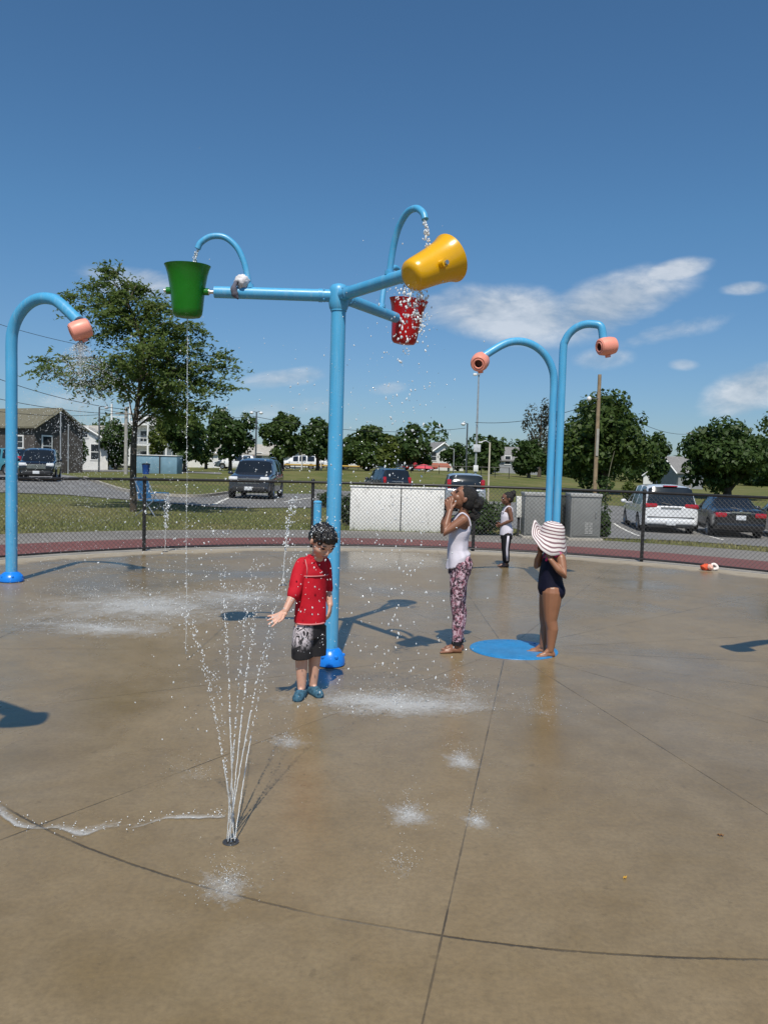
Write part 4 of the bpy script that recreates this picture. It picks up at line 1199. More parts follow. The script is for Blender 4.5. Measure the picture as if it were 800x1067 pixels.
# ------------------------------------------------------------------ houses
SHING = mat('brown_shingle', (.075, .066, .060), .9, var=.35, scale=5, bmp=.4)
OLIVE = mat('olive_roof_shingle', (.135, .125, .085), .9, var=.2, scale=4, bmp=.3)
SIDING = mat('white_siding', (.66, .66, .64), .6, var=.08, scale=2)
GREYR = mat('grey_roof_shingle', (.20, .195, .19), .9, var=.2, scale=4, bmp=.3)
PALER = mat('pale_roof_shingle', (.36, .34, .30), .9, var=.2, scale=4)
GREYS = mat('grey_siding', (.26, .27, .28), .7, var=.12, scale=2)
WTRIM = mat('white_trim', (.74, .74, .72), .5, var=.06)
PANE = mat('window_pane', (.03, .036, .042), .08, var=.3, scale=1, bmp=0, rv=.03)
BRICK = mat('red_brick', (.25, .08, .055), .9, var=.3, scale=8)
def house(loc, yaw, wd, dp, hw, hr, wm, rm, label, wins=(), chimney=None, axis='x', over=.35, porch=False, name='house'):
    """front faces -y of the house; wins: (face, along, z, w, h) with face f / l / r"""
    root = thing(name, loc, label, 'house', 'houses beyond the park', rz=yaw)
    x, y = wd / 2, dp / 2
    if axis == 'x':
        vs = [(-x, -y, -.5), (x, -y, -.5), (x, y, -.5), (-x, y, -.5), (-x, -y, hw), (x, -y, hw), (x, y, hw), (-x, y, hw), (-x, 0, hw + hr), (x, 0, hw + hr)]
        fs = [(0, 1, 5, 4), (1, 2, 6, 9, 5), (2, 3, 7, 6), (3, 0, 4, 8, 7), (4, 5, 9, 8), (6, 7, 8, 9)]
        sl = [((-x - over, -y - over), (x + over, -y - over)), ((-x - over, y + over), (x + over, y + over))]
    else:
        vs = [(-x, -y, -.5), (x, -y, -.5), (x, y, -.5), (-x, y, -.5), (-x, -y, hw), (x, -y, hw), (x, y, hw), (-x, y, hw), (0, -y, hw + hr), (0, y, hw + hr)]
        fs = [(0, 1, 5, 8, 4), (1, 2, 6, 5), (2, 3, 7, 9, 6), (3, 0, 4, 7), (4, 8, 9, 7), (5, 6, 9, 8)]
    MB().add(vs, fs).build('wall', wm, root, angle=20)
    rb = MB(); th = .16
    run = y if axis == 'x' else x; ln = (x if axis == 'x' else y) + over
    ez = hw - over * hr / run
    for s_ in (-1, 1):
        q = [(s_ * (run + over), ez + .02), (0, hw + hr + .02), (0, hw + hr + .02 + th), (s_ * (run + over), ez + .02 + th)]
        V = [((e * ln, a, z) if axis == 'x' else (a, e * ln, z)) for e in (-1, 1) for a, z in q]
        rb.add(V, [(0, 1, 2, 3), (7, 6, 5, 4), (0, 4, 5, 1), (1, 5, 6, 2), (2, 6, 7, 3), (3, 7, 4, 0)])
    ro = rb.build('roof', rm, root, angle=20)
    for e in (-1, 1):      # verge boards on the gables
        for s_ in (-1, 1):
            tr = MB()
            a = Vector((s_ * (run + over), ez + .0)); b = Vector((0, hw + hr + .0))
            pts = [((e * (ln + .02), p.x, p.y) if axis == 'x' else (p.x, e * (ln + .02), p.y)) for p in (a, b)]
            tr.tube(pts, .12, 4); tr.build('verge_board', WTRIM, root, angle=20)
    for face, al, z, w_, h_ in wins:
        if face == 'f': c, rz = (al, -y - .03, z), 0
        elif face == 'r': c, rz = (x + .03, al, z), PI / 2
        else: c, rz = (-x - .03, al, z), -PI / 2
        f = MB(); f.box(c, (w_ + .24, .08, h_ + .24), rz); fo = f.build('window', WTRIM, root, smooth=False)
        nrm = Matrix.Rotation(rz, 3, 'Z') @ Vector((0, -.03, 0))
        p = MB(); p.box(Vector(c) + nrm + Vector((0, 0, h_ * .26)), (w_, .05, h_ * .46), rz); p.box(Vector(c) + nrm - Vector((0, 0, h_ * .26)), (w_, .05, h_ * .46), rz)
        p.build('pane', PANE, fo, smooth=False)
    if chimney:
        MB().box((chimney[0], chimney[1], hw + hr * .8), (.7, .6, hr * 1.1)).build('chimney', BRICK, ro, smooth=False)
    if porch:
        for k in range(3):
            zf = .3 + k * 2.9
            pb = MB(); pb.box((0, -y - .9, zf), (wd, 1.7, .18)); 
            pb.box((0, -y - 1.7, zf + 1.0), (wd, .08, .1))
            for i in range(13): pb.box((-x + .2 + i * (wd - .4) / 12, -y - 1.7, zf + .5), (.05, .05, .95))
            pb.build('porch_deck', WTRIM, root, smooth=False)
            for i in range(4): MB().box((-x + .15 + i * (wd - .3) / 3, -y - 1.7, zf + 1.45), (.22, .22, 2.75)).build('porch_column', WTRIM, root, smooth=False)
    return root
def hz(px, py, Y): return at(px, py, Y).z
c = on(36, 72)
house((c.x - 7.56, c.y + 7.07, c.z), R(-28), 20, 5.4, hz(36, 444, 72) - c.z, hz(36, 428, 72) - hz(36, 444, 72) + .3, SHING, OLIVE, 'brown shingled house with olive roof at the far left',
      [('f', 8.0, 2.9, .9, 1.0), ('f', 4.5, 2.9, .9, 1.0), ('f', 1.2, 2.9, .9, 1.0), ('r', -1.4, 2.6, .9, 1.7)], (0, 0))
for o in [q for q in bpy.data.objects if q.name.startswith('verge_board')]: o.data.materials[0] = OLIVE
c = on(92, 100)
house(c, R(14), 5.5, 10, hz(92, 460, 100) - c.z, hz(92, 446, 100) - hz(92, 460, 100), SIDING, PALER, 'small white gabled house between the brown house and the porch house',
      [('f', -1.3, 2.2, .9, 1.8), ('f', 1.3, 2.2, .9, 1.8), ('f', 0, 4.5, .9, 1.2)], axis='y')
c = on(78, 116)
house(c, R(0), 9, 8, hz(78, 456, 116) - c.z, hz(78, 444, 116) - hz(78, 456, 116), SIDING, PALER, 'pale house with plain long roof behind the small gabled one', [('f', -2, 3, .9, 1.5), ('f', 2, 3, .9, 1.5)])
c = on(162, 120)
house(c, R(-6), 8.4, 9, hz(160, 449, 120) - c.z, hz(160, 437, 120) - hz(160, 449, 120), SIDING, PALER, 'white three storey house with stacked porches behind the street tree trunk',
      [('f', q, z, .9, 1.5) for q in (-2.6, 0, 2.6) for z in (1.6, 4.5)] + [('f', q, 7.0, .8, .9) for q in (-.9, .9)], porch=True, axis='y')
c = on(208, 124)
house(c, R(5), 11, 8, hz(208, 462, 124) - c.z, hz(208, 450, 124) - hz(208, 462, 124), SIDING, GREYR, 'white house mostly hidden behind the dark tree above the blue box', [('f', q, 2.6, .9, 1.6) for q in (-3.5, -1, 1.5, 4)])
c = on(450, 130)
house(c, R(18), 7, 9, hz(450, 478, 130) - c.z, hz(450, 462, 130) - hz(450, 478, 130), SIDING, GREYR, 'far white gabled house right of the dark conical tree', [('f', -1.6, 2.2, .8, 1.3), ('f', 1.6, 2.2, .8, 1.3)], axis='y')
c = on(534, 125)
house(c, R(0), 6.5, 8, hz(534, 480, 125) - c.z, hz(534, 467, 125) - hz(534, 480, 125), GREYS, GREYR, 'far grey house beside the dark round tree', [('f', -1.5, 2, .8, 1.2)], (1.5, 0))
c = on(684, 150)
house(c, R(-20), 4.6, 5, hz(680, 495, 150) - c.z, hz(680, 485, 150) - hz(680, 495, 150), SIDING, GREYR, 'white house with grey roof and chimney above the white minivan', [('f', -1.0, 1.6, .6, 1.1), ('f', -.1, 1.6, .6, 1.1), ('f', 1.4, 1.6, .6, 1.1)], (.6, .4), over=.25, axis='y')
c = on(706, 112)
house(c, R(8), 3.6, 7, hz(706, 492, 112) - c.z, hz(706, 477, 112) - hz(706, 492, 112), GREYS, GREYR, 'grey roofed house behind the white one, left of the broad dark tree', [('f', 0, 2.4, .7, 1.1)])
c = on(266, 118)
house(c, R(-4), 12, 8, hz(266, 474, 118) - c.z, hz(266, 464, 118) - hz(266, 474, 118), SIDING, PALER, 'low white building between the dark round tree and the pointed tree', [('f', q, 1.6, .9, 1.2) for q in (-4, -1.4, 1.4, 4)])

# ------------------------------------------------------------------ park furniture far off
BLUEW = mat('faded_blue_steel', (.16, .28, .36), .6, var=.1, scale=3)
a, b = on(143, 66), on(187.5, 66); c = (a + b) / 2; wd = b.x - a.x; h = hz(165, 475, 66) - c.z
r_ = thing('storage_box', c, 'long faded blue storage box on the lawn behind the street tree', 'storage box')
MB().bbox((-wd * .20, 0, h / 2), (wd * .58, 1.8, h), .03).build('left_panel', BLUEW, r_)
MB().bbox((wd * .30, 0, h / 2), (wd * .38, 1.8, h), .03).build('right_panel', BLUEW, r_)
MB().box((wd * .10, -.2, h * .5), (.06, 1.7, h * 1.02)).build('joint_strip', DARK, r_)
MB().bbox((0, 0, h + .04), (wd, 1.95, .06), .015).build('lid', WTRIM, r_)
c = on(152, 62); h = hz(152, 484, 62) - c.z
r_ = thing('bin', c, 'small deep blue bin in front of the faded blue storage box', 'bin')
MB().lathe([(.24, 0), (.30, h * .9), (.31, h * .92), (.31, h)], n=16).build('body', mat('deep_blue_plastic', (.015, .07, .30), .5), r_)
MB().lathe([(.33, 0), (.33, .05), (.2, .1), (0, .11)], Matrix.Translation((0, 0, h)), n=16).build('lid', BLKP, r_)
# soccer goal
GW = mat('goal_white', (.72, .72, .70), .5)
a, b = on(314, 92), on(334, 92); c = (a + b) / 2; wd = b.x - a.x; h = hz(324, 474, 92) - c.z
r_ = thing('soccer_goal', c, 'small white soccer goal frame left of the tower post', 'goal')
for s_ in (-1, 1): MB().tube([(s_ * wd / 2, 0, 0), (s_ * wd / 2, 0, h)], .06, 8).build('post', GW, r_); MB().tube([(s_ * wd / 2, 0, h), (s_ * wd / 2, 1.2, 0)], .04, 6).build('stay', GW, r_)
MB().tube([(-wd / 2, 0, h), (wd / 2, 0, h)], .06, 8).build('crossbar', GW, r_)
# white framed board / trailer
a, b = on(413, 96), on(430, 96); c = (a + b) / 2; wd = b.x - a.x; h = hz(421, 478, 96) - c.z
r_ = thing('board', c, 'white framed notice board standing left of the dark conical tree', 'board')
for s_ in (-1, 0, 1): MB().box((s_ * (wd / 2 - .08), 0, h / 2), (.16, .12, h)).build('post', GW, r_, smooth=False)
for z in (h - .09, h * .45): MB().box((0, 0, z), (wd + .02, .14, .2)).build('rail', GW, r_, smooth=False)
MB().box((0, .08, h * .7), (wd * .96, .04, h * .5)).build('panel', mat('board_grey', (.25, .25, .25), .7), r_, smooth=False)
# shelter with red brown roof
a, b = on(446, 100), on(468, 100); c = (a + b) / 2; wd = b.x - a.x; h = hz(457, 487, 100) - c.z
r_ = thing('shelter', c, 'low park shelter with red brown roof left of the silver minivan', 'shelter')
for s_ in (-1, 1):
    for t_ in (-1, 1): MB().box((s_ * wd * .45, t_ * .9, h / 2), (.15, .15, h)).build('post', GW, r_, smooth=False)
MB().add([(-wd * .56, -1.3, h), (wd * .56, -1.3, h), (wd * .56, 1.3, h), (-wd * .56, 1.3, h), (-wd * .4, 0, h + .55), (wd * .4, 0, h + .55)],
         [(0, 1, 5, 4), (2, 3, 4, 5), (1, 2, 5), (3, 0, 4), (3, 2, 1, 0)]).build('roof', mat('red_brown_roof', (.30, .10, .06), .8), r_, smooth=False)
c = on(441, 92); h = hz(441, 484, 92) - c.z
r_ = thing('parasol', c, 'pink red parasol beside the red brown shelter', 'parasol')
MB().tube([(0, 0, 0), (0, 0, h)], .05, 8).build('pole', GW, r_)
MB().lathe([(1.15, -.45), (.8, -.2), (.4, -.03), (0, .05)], Matrix.Translation((0, 0, h)), n=10).build('canopy', mat('pink_red_canvas', (.55, .07, .10), .8), r_, angle=10)
# yellow padded barrier of the ball field
a, b = on(296, 98), on(384, 98)
r_ = thing('field_barrier', (a + b) / 2, 'long low yellow rail along the far edge of the ball field', 'barrier')
r_.location.z = min(a.z, b.z)
wd = b.x - a.x
MB().tube([(-wd / 2, 0, .62), (0, 0, .62), (wd / 2, 0, .62)], .11, 8).build('rail', mat('yellow_pad', (.42, .27, .05), .7), r_)
for i in range(9): MB().tube([(-wd / 2 + wd * i / 8, 0, -.3), (-wd / 2 + wd * i / 8, 0, .6)], .05, 6).build('post', BLKP, r_)
# far field fence at centre right
a, b = on(428, 78), on(530, 78)
r_ = thing('field_fence', ((a + b) / 2).to_tuple(), 'dark far field fence behind the silver minivan', 'fence')
r_.location.z = min(a.z, b.z); wd = b.x - a.x
for z in (.25, 1.05): MB().tube([(-wd / 2, 0, z), (wd / 2, 0, z)], .03, 6).build('rail', BLKP, r_)
for i in range(8): MB().tube([(-wd / 2 + wd * i / 7, 0, -.3), (-wd / 2 + wd * i / 7, 0, 1.1)], .035, 6).build('post', BLKP, r_)

# ------------------------------------------------------------------ poles, lamps and cables
WOODP = mat('weathered_wood_pole', (.26, .19, .12), .9, var=.3, scale=3, bmp=.4)
WOODG = mat('grey_wood_pole', (.33, .31, .28), .9, var=.2, scale=3, bmp=.3)
GALV = mat('galvanised_pole', (.36, .38, .40), .5, metal=.3)
DKP = mat('dark_lamp_pole', (.07, .08, .09), .5)
LENS = mat('lamp_lens', (.72, .72, .72), .2, bmp=0)
def pole(px, Y, top, r0, r1, m, label, name='lamp_post', cat='lamp post', lean=0):
    c = on(px, Y); c.z -= .1
    e = at(px + lean, top, Y); h = e.z - c.z
    root = thing(name, c, label, cat)
    MB().tube([(0, 0, 0), (0, 0, h * .5), (0, 0, h)], [r0, (r0 + r1) / 2, r1], 12).build('pole', m, root)
    return root, h
def lamp(root, p, d, m=LENS, s=1.0):
    """a lamp head hung on a short bracket"""
    p = Vector(p); d = Vector(d)
    MB().tube([p, p + d * .6 + Vector((0, 0, .1)), p + d], .03 * s, 6).build('bracket', DKP, root)
    h = MB(); h.ell(p + d + Vector((0, 0, -.05)), (.2 * s, .2 * s, .14 * s), nu=12, nv=7); h.build('lamp_head', m, root)
r_, h = pole(620, 58, 390, .16, .13, WOODP, 'tall weathered wooden utility pole in front of the large tree', 'utility_pole', 'utility pole')
MB().tube([(0, -.1, h * .82 - .1), (-.4, -.1, h * .80), (-.62, -.1, h * .81)], .035, 6).build('bracket', DKP, r_)
mb = MB(); mb.ell((-.72, -.1, h * .80), (.17, .2, .19), nu=14, nv=8); mb.build('lamp_head', LENS, r_)
MB().box((.0, -.17, h * .45), (.18, .06, h * .22)).build('cable_guard', WOODG, r_, smooth=False)
r_, h = pole(131, 60, 424, .15, .12, WOODG, 'pale grey utility pole just left of the street tree trunk', 'utility_pole', 'utility pole')
MB().box((0, 0, h - .5), (1.6, .1, .12)).build('crossarm', WOODG, r_, smooth=False)
r_, h = pole(63, 62, 430, .055, .045, GALV, 'thin white pole beside the brown shingled house', 'flagpole', 'pole')
MB().ell((0, 0, h), .09, nu=10, nv=6).build('finial', GALV, r_)
r_, h = pole(71, 66, 443, .05, .04, GALV, 'short thin white pole right of the brown shingled house', 'flagpole', 'pole')
MB().ell((0, 0, h), .08, nu=10, nv=6).build('finial', GALV, r_)
r_, h = pole(103, 78, 424, .09, .07, DKP, 'thin dark pole above the small white gabled house')
lamp(r_, (0, 0, h), (.7, 0, 0))
r_, h = pole(266, 72, 429, .09, .06, DKP, 'dark lamp post with two heads between the two left trees')
for s_ in (-1, 1): lamp(r_, (0, 0, h - .05), (s_ * .42, -.1, 0), s=.9)
r_, h = pole(485, 84, 441, .09, .07, DKP, 'dark lamp post left of the tall floodlight mast', lean=1)
lamp(r_, (0, 0, h - .05), (-.45, -.1, 0), s=1.2)
r_, h = pole(495, 70, 384, .10, .06, GALV, 'tall thin floodlight mast with twin lamps and a sign', 'floodlight_mast', 'floodlight', lean=2)
for z in (h - .05, h - .5):
    MB().box((-.12, -.1, z), (.55, .12, .07)).build('bracket', GALV, r_, smooth=False)
    MB().bbox((-.34, -.15, z - .02), (.34, .2, .22), .05).build('lamp_head', LENS, r_)
z = at(496, 467, 70).z - r_.location.z
MB().bbox((.05, -.16, z), (.62, .05, .66), .02).build('sign', mat('pale_sign', (.50, .52, .55), .5, var=.25, scale=8), r_)
z = at(495, 488, 70).z - r_.location.z
MB().bbox((0, -.16, z), (.42, .05, .55), .02).build('sign', LENS, r_)
r_, h = pole(509, 40, 461, .05, .04, mat('cream_lamp_pole', (.52, .47, .36), .6), 'slim cream lamp post with one arm reaching left')
MB().tube(catmull([(0, 0, h - .03), (-.2, 0, h + .08), (-.42, 0, h + .02)], 4), .022, 6).build('bracket', GALV, r_)
MB().bbox((-.48, 0, h - .0), (.2, .1, .06), .02).build('lamp_head', LENS, r_)
r_, h = pole(472, 92, 468, .06, .05, GALV, 'small distant pale pole left of the dark lamp post')
MB().tube([(0, 0, h), (-.5, 0, h + .1)], .03, 6).build('bracket', GALV, r_)
r_, h = pole(719, 100, 448, .12, .09, WOODG, 'distant grey utility pole left of the broad dark tree', 'utility_pole', 'utility pole')
MB().box((0, 0, h - .4), (1.5, .1, .12)).build('crossarm', WOODG, r_, smooth=False)

CAB_ = mat('cable_black', (.02, .02, .022), .6, bmp=0)
def cable(a, b, sag, label, r=.022):
    a, b = Vector(a), Vector(b)
    pts = [a.lerp(b, t) + Vector((0, 0, -sag * 4 * t * (1 - t))) for t in np.linspace(0, 1, 17)]
    o = MB().tube(pts, r, 5).build('utility_cable', CAB_)
    tag(o, label, 'cable', 'overhead utility cables')
P1 = at(131, 428, 60)
cable(at(-90, 306, 52), at(88, 360, 60) , .3, 'upper overhead cable crossing the sky at far left', .018)
cable(at(-70, 366, 52), P1 + Vector((0, 0, .1)), .6, 'middle overhead cable running to the pale grey pole')
cable(at(-70, 398, 54), P1 + Vector((.6, 0, -.25)), .5, 'lower overhead cable running to the pale grey pole')
cable(at(-60, 420, 56), at(103, 432, 78), .4, 'lowest overhead cable above the brown shingled house')
cable(at(103, 426, 78), at(266, 434, 72), .5, 'cable from the thin dark pole to the two headed lamp post')
cable(at(266, 434, 72), at(485, 446, 84), .8, 'long cable from the two headed lamp post across the treetops')
cable(at(495, 440, 70), at(620, 420, 58), .5, 'cable from the floodlight mast to the wooden pole')
cable(at(620, 412, 58), at(719, 452, 100), .9, 'cable from the wooden pole to the distant grey pole')
# ------------------------------------------------------------------ children
def skin_mat(name, c, lip):
    m, nt, b, tc = new_mat(name)
    n = noise_tex(nt, tc.outputs['Object'], 9, 4, .6)
    nt.links.new(mixc(nt, ramp(nt, n, [(.3, 0), (.7, 1)]), tuple(q * .88 for q in c), tuple(q * 1.06 for q in c)), b.inputs['Base Color'])
    b.inputs['Roughness'].default_value = .42
    b.inputs['Subsurface Weight'].default_value = .08; b.inputs['Subsurface Radius'].default_value = (.01, .004, .002); b.inputs['Subsurface Scale'].default_value = .5
    bump(nt, b, noise_tex(nt, tc.outputs['Object'], 120, 3), .05, .002)
    return m
SK_L = skin_mat('fair_skin', (.60, .34, .245), 0)
SK_D = skin_mat('brown_skin', (.235, .105, .060), 0)
SK_D2 = skin_mat('deep_brown_skin', (.165, .075, .045), 0)
SK_T = skin_mat('tan_skin', (.285, .130, .070), 0)
EYEW = mat('eye_white', (.7, .68, .64), .2, bmp=0); EYED = mat('eye_dark', (.012, .008, .006), .15, bmp=0)
LIP1 = mat('lip_rose', (.42, .14, .12), .4, bmp=0); LIP2 = mat('lip_brown', (.20, .065, .05), .4, bmp=0)
HAIRD = mat('wet_dark_hair', (.010, .008, .007), .3, var=.4, scale=60, bmp=.5)
HAIRB = mat('black_curly_hair', (.009, .007, .006), .6, var=.5, scale=50, bmp=.8)

def V3(*a): return Vector(a)
def limb(mb, pts, rad, n=12): mb.tube(pts, rad, n, rounded=True)
def hand(mb, wrist, d, nrm, L, side, curl=.35, spread=.18, thumb_out=.8):
    """palm, four unequal bent fingers and a thumb; d points along the fingers, nrm out of the palm, side = +1/-1 puts the thumb"""
    d = Vector(d).normalized(); nrm = Vector(nrm); nrm = (nrm - d * nrm.dot(d)).normalized(); s = d.cross(nrm) * side
    W = Vector(wrist); k = L / .13
    pl = L * .50
    for i, (o, ln) in enumerate(((.0255, .92), (.0085, 1.0), (-.0085, .93), (-.025, .74))):
        kn = W + d * pl * (1.0 - .05 * abs(i - 1)) + s * o * k
        limb(mb, [W + s * o * .55 * k, W.lerp(kn, .6) - nrm * .001, kn], [.0125 * k, .0125 * k, .0095 * k], 8)
        fd = (d + s * (o / .025) * spread).normalized(); p = kn; pts = [p]
        for j, (f, c) in enumerate(((.46, .5), (.30, 1.0), (.24, .8))):
            a = curl * c
            ax = fd.cross(nrm).normalized()
            fd = (Matrix.Rotation(a, 3, ax) @ fd).normalized()
            p = p + fd * (L * .50 * ln * f); pts.append(p)
        limb(mb, pts, [.0088 * k, .0082 * k, .0076 * k, .0068 * k], 8)
    b0 = W + d * pl * .22 + s * .018 * k + nrm * .004
    t1 = b0 + (d * .62 + s * thumb_out + nrm * .22).normalized() * L * .22
    t2 = t1 + (d * .85 + s * thumb_out * .5 + nrm * .3).normalized() * L * .17
    t3 = t2 + (d * .95 + s * thumb_out * .2 + nrm * .35).normalized() * L * .12
    limb(mb, [b0, t1, t2, t3], [.013 * k, .0105 * k, .0088 * k, .0072 * k], 8)
def frame(fwd, up):
    f = Vector(fwd).normalized(); u = Vector(up); u = (u - f * u.dot(f)).normalized(); r = f.cross(u)
    return Matrix((f, r, u)).transposed()        # columns: forward, side, up
def head(mb, c, fwd, up, h):
    M = frame(fwd, up); c = Vector(c); q = lambda a, b, z: c + M @ Vector((a * h, b * h, z * h))
    mb.ell(q(-.035, 0, .09), (.475 * h, .375 * h, .405 * h), M, 22, 14)
    mb.ell(q(.09, 0, -.16), (.335 * h, .305 * h, .33 * h), M, 20, 12)
    mb.ell(q(.235, 0, -.385), (.125 * h, .13 * h, .10 * h), M, 14, 9)
    for s in (-1, 1):
        mb.ell(q(.20, s * .17, -.13), (.18 * h, .14 * h, .15 * h), M, 14, 9)       # cheeks
        mb.ell(q(-.03, s * .385, -.03), (.075 * h, .035 * h, .12 * h), M, 12, 8)     # ears
        mb.ell(q(.375, s * .14, .115), (.06 * h, .13 * h, .035 * h), M, 12, 7)        # brow
    limb(mb, [q(.40, 0, .03), q(.46, 0, -.06), q(.485, 0, -.115)], [.035 * h, .042 * h, .05 * h], 10)
    for s in (-1, 1): mb.ell(q(.445, s * .05, -.135), .038 * h, M, 10, 7)
    mb.ell(q(.405, 0, -.245), (.05 * h, .115 * h, .032 * h), M, 12, 7)
    mb.ell(q(.395, 0, -.29), (.05 * h, .10 * h, .035 * h), M, 12, 7)
    return M, q
def face(root, M, q, h, lipm, closed=False):
    for s in (-1, 1):
        e = MB(); e.ell(q(.385, s * .155, .035), (.045 * h, .066 * h, .030 * h if closed else .042 * h), M, 12, 8)
        eo = e.build('eye', EYED if closed else EYEW, root, angle=None)
        if not closed:
            p = MB(); p.ell(q(.415, s * .155, .035), (.024 * h, .034 * h, .036 * h), M, 10, 7); p.build('iris', EYED, eo, angle=None)
        b = MB(); limb(b, [q(.40, s * .06, .135), q(.415, s * .15, .155), q(.375, s * .24, .125)], [.014 * h, .017 * h, .010 * h], 8); b.build('eyebrow', HAIRD, root, angle=None)
    l = MB(); limb(l, [q(.425, -.09, -.262), q(.452, 0, -.255), q(.425, .09, -.262)], [.014 * h, .024 * h, .014 * h], 8)
    limb(l, [q(.42, -.07, -.29), q(.440, 0, -.297), q(.42, .07, -.29)], [.012 * h, .024 * h, .012 * h], 8)
    l.build('lips', lipm, root, angle=None)
def foot(mb, ankle, d, L, sole=0.0):
    d = Vector((d[0], d[1], 0)).normalized(); s = Vector((-d.y, d.x, 0)); A = Vector(ankle); k = L / .2
    B = Vector((A.x, A.y, sole))
    limb(mb, [A, B - d * .028 * k + V3(0, 0, .026 * k)], [.030 * k, .027 * k])
    limb(mb, [B - d * .03 * k + V3(0, 0, .025 * k), B + d * .05 * k + V3(0, 0, .030 * k), B + d * .105 * k + V3(0, 0, .020 * k)], [.025 * k, .028 * k, .022 * k])
    limb(mb, [A + V3(0, 0, .01), B + d * .06 * k + V3(0, 0, .035 * k)], [.028 * k, .022 * k])
    for i, o in enumerate((-.028, -.015, -.003, .009, .022)):
        big = i == 4
        p0 = B + d * .10 * k + s * o * k + V3(0, 0, .014 * k)
        limb(mb, [B + d * .05 * k + s * o * .8 * k + V3(0, 0, .018 * k), p0, p0 + d * (.050 if big else .030 + .004 * i) * k - V3(0, 0, .003 * k)], [.014 * k, .0115 * k, (.0105 if big else .0078) * k], 8)
def person(name, loc, mb, skin, label, vox=.0042):
    me = melt(mb, vox, 3, .5)
    me.name = 'person'
    o = obj_from('person', me, skin, angle=None, loc=loc)
    return tag(o, label, 'child')
def shell(name, mb, m, root, vox=.006, it=4, fold=.004, fs=14):
    me = melt(mb, vox, it, .5)
    if fold:
        co = np.empty(len(me.vertices) * 3, np.float32); me.vertices.foreach_get('co', co); co = co.reshape(-1, 3)
        no = np.empty(len(me.vertices) * 3, np.float32); me.vertices.foreach_get('normal', no); no = no.reshape(-1, 3)
        d = np.array([mnoise.noise(Vector((p[0] * fs, p[1] * fs, p[2] * fs * .55))) for p in co])
        co += no * (d * fold)[:, None]
        me.vertices.foreach_set('co', co.ravel()); me.update()
    return obj_from(name, me, m, root, angle=None)
def lumpy(mb, amp, fs, seed=0):
    for i, p in enumerate(mb.v):
        q = Vector(p); mb.v[i] = tuple(q + Vector((mnoise.noise(q * fs + Vector((seed, 0, 0))), mnoise.noise(q * fs + Vector((0, seed, 9))), mnoise.noise(q * fs + Vector((4, 0, seed))))) * amp)

def cloth(name, col, var=.14, scale=12, rough=.85): return mat(name, col, rough, var=var, scale=scale, bmp=.15, spec=.2)
RED = cloth('red_rash_shirt', (.46, .010, .022), .25, 9, .75)
PINKS = cloth('pale_pink_seam', (.62, .22, .22))
def print_mat(name, base, ink, sc, t0, t1, zlim=None, ink2=None, both=False):
    m, nt, b, tc = new_mat(name)
    P = tc.outputs['Object']
    mp = nn(nt, 'ShaderNodeMapping'); mp.inputs['Scale'].default_value = sc; nt.links.new(P, mp.inputs[0])
    n = noise_tex(nt, mp.outputs[0], 1, 5, .6, 1.4)
    f = ramp(nt, n, [(t0, 0), (t1, 1)])
    if zlim:
        sp = nn(nt, 'ShaderNodeSeparateXYZ'); nt.links.new(P, sp.inputs[0])
        f = mth(nt, 'MULTIPLY', f, ramp(nt, mth(nt, 'ADD', sp.outputs[2], mth(nt, 'MULTIPLY', mth(nt, 'SUBTRACT', n, .5), .12)), [(zlim[0], 0), (zlim[1], 1)]))
        f = mth(nt, 'MULTIPLY', f, mth(nt, 'MULTIPLY', mth(nt, 'SUBTRACT', .035, sp.outputs[0]), 28, clamp=True))
    c = mixc(nt, f, base, ink)
    if ink2:
        n2 = noise_tex(nt, mp.outputs[0], 2.1, 4, .6, 1)
        c = mixc(nt, ramp(nt, n2, [(.52, 0), (.57, 1)]), c, ink2)
    nt.links.new(c, b.inputs['Base Color']); b.inputs['Roughness'].default_value = .75
    return m
SHORTS = print_mat('black_printed_shorts', (.010, .009, .011), (.56, .50, .53), (26, 26, 20), .45, .50, (.33, .40))
LEGGS = print_mat('floral_leggings', (.29, .115, .155), (.030, .015, .025), (22, 22, 17), .455, .505, None, (.62, .45, .52))
SHOE = cloth('blue_water_shoe', (.045, .115, .17), .5, 40)
WHITE_T = cloth('white_cotton', (.60, .57, .64), .10, 8)
NAVY = cloth('navy_swimsuit', (.006, .006, .018), .3, 10, .6)
PINK = cloth('pink_swim_trim', (.72, .05, .20), .15, 20, .6)
BLKC = cloth('black_sweatpants', (.014, .014, .017), .3, 10)

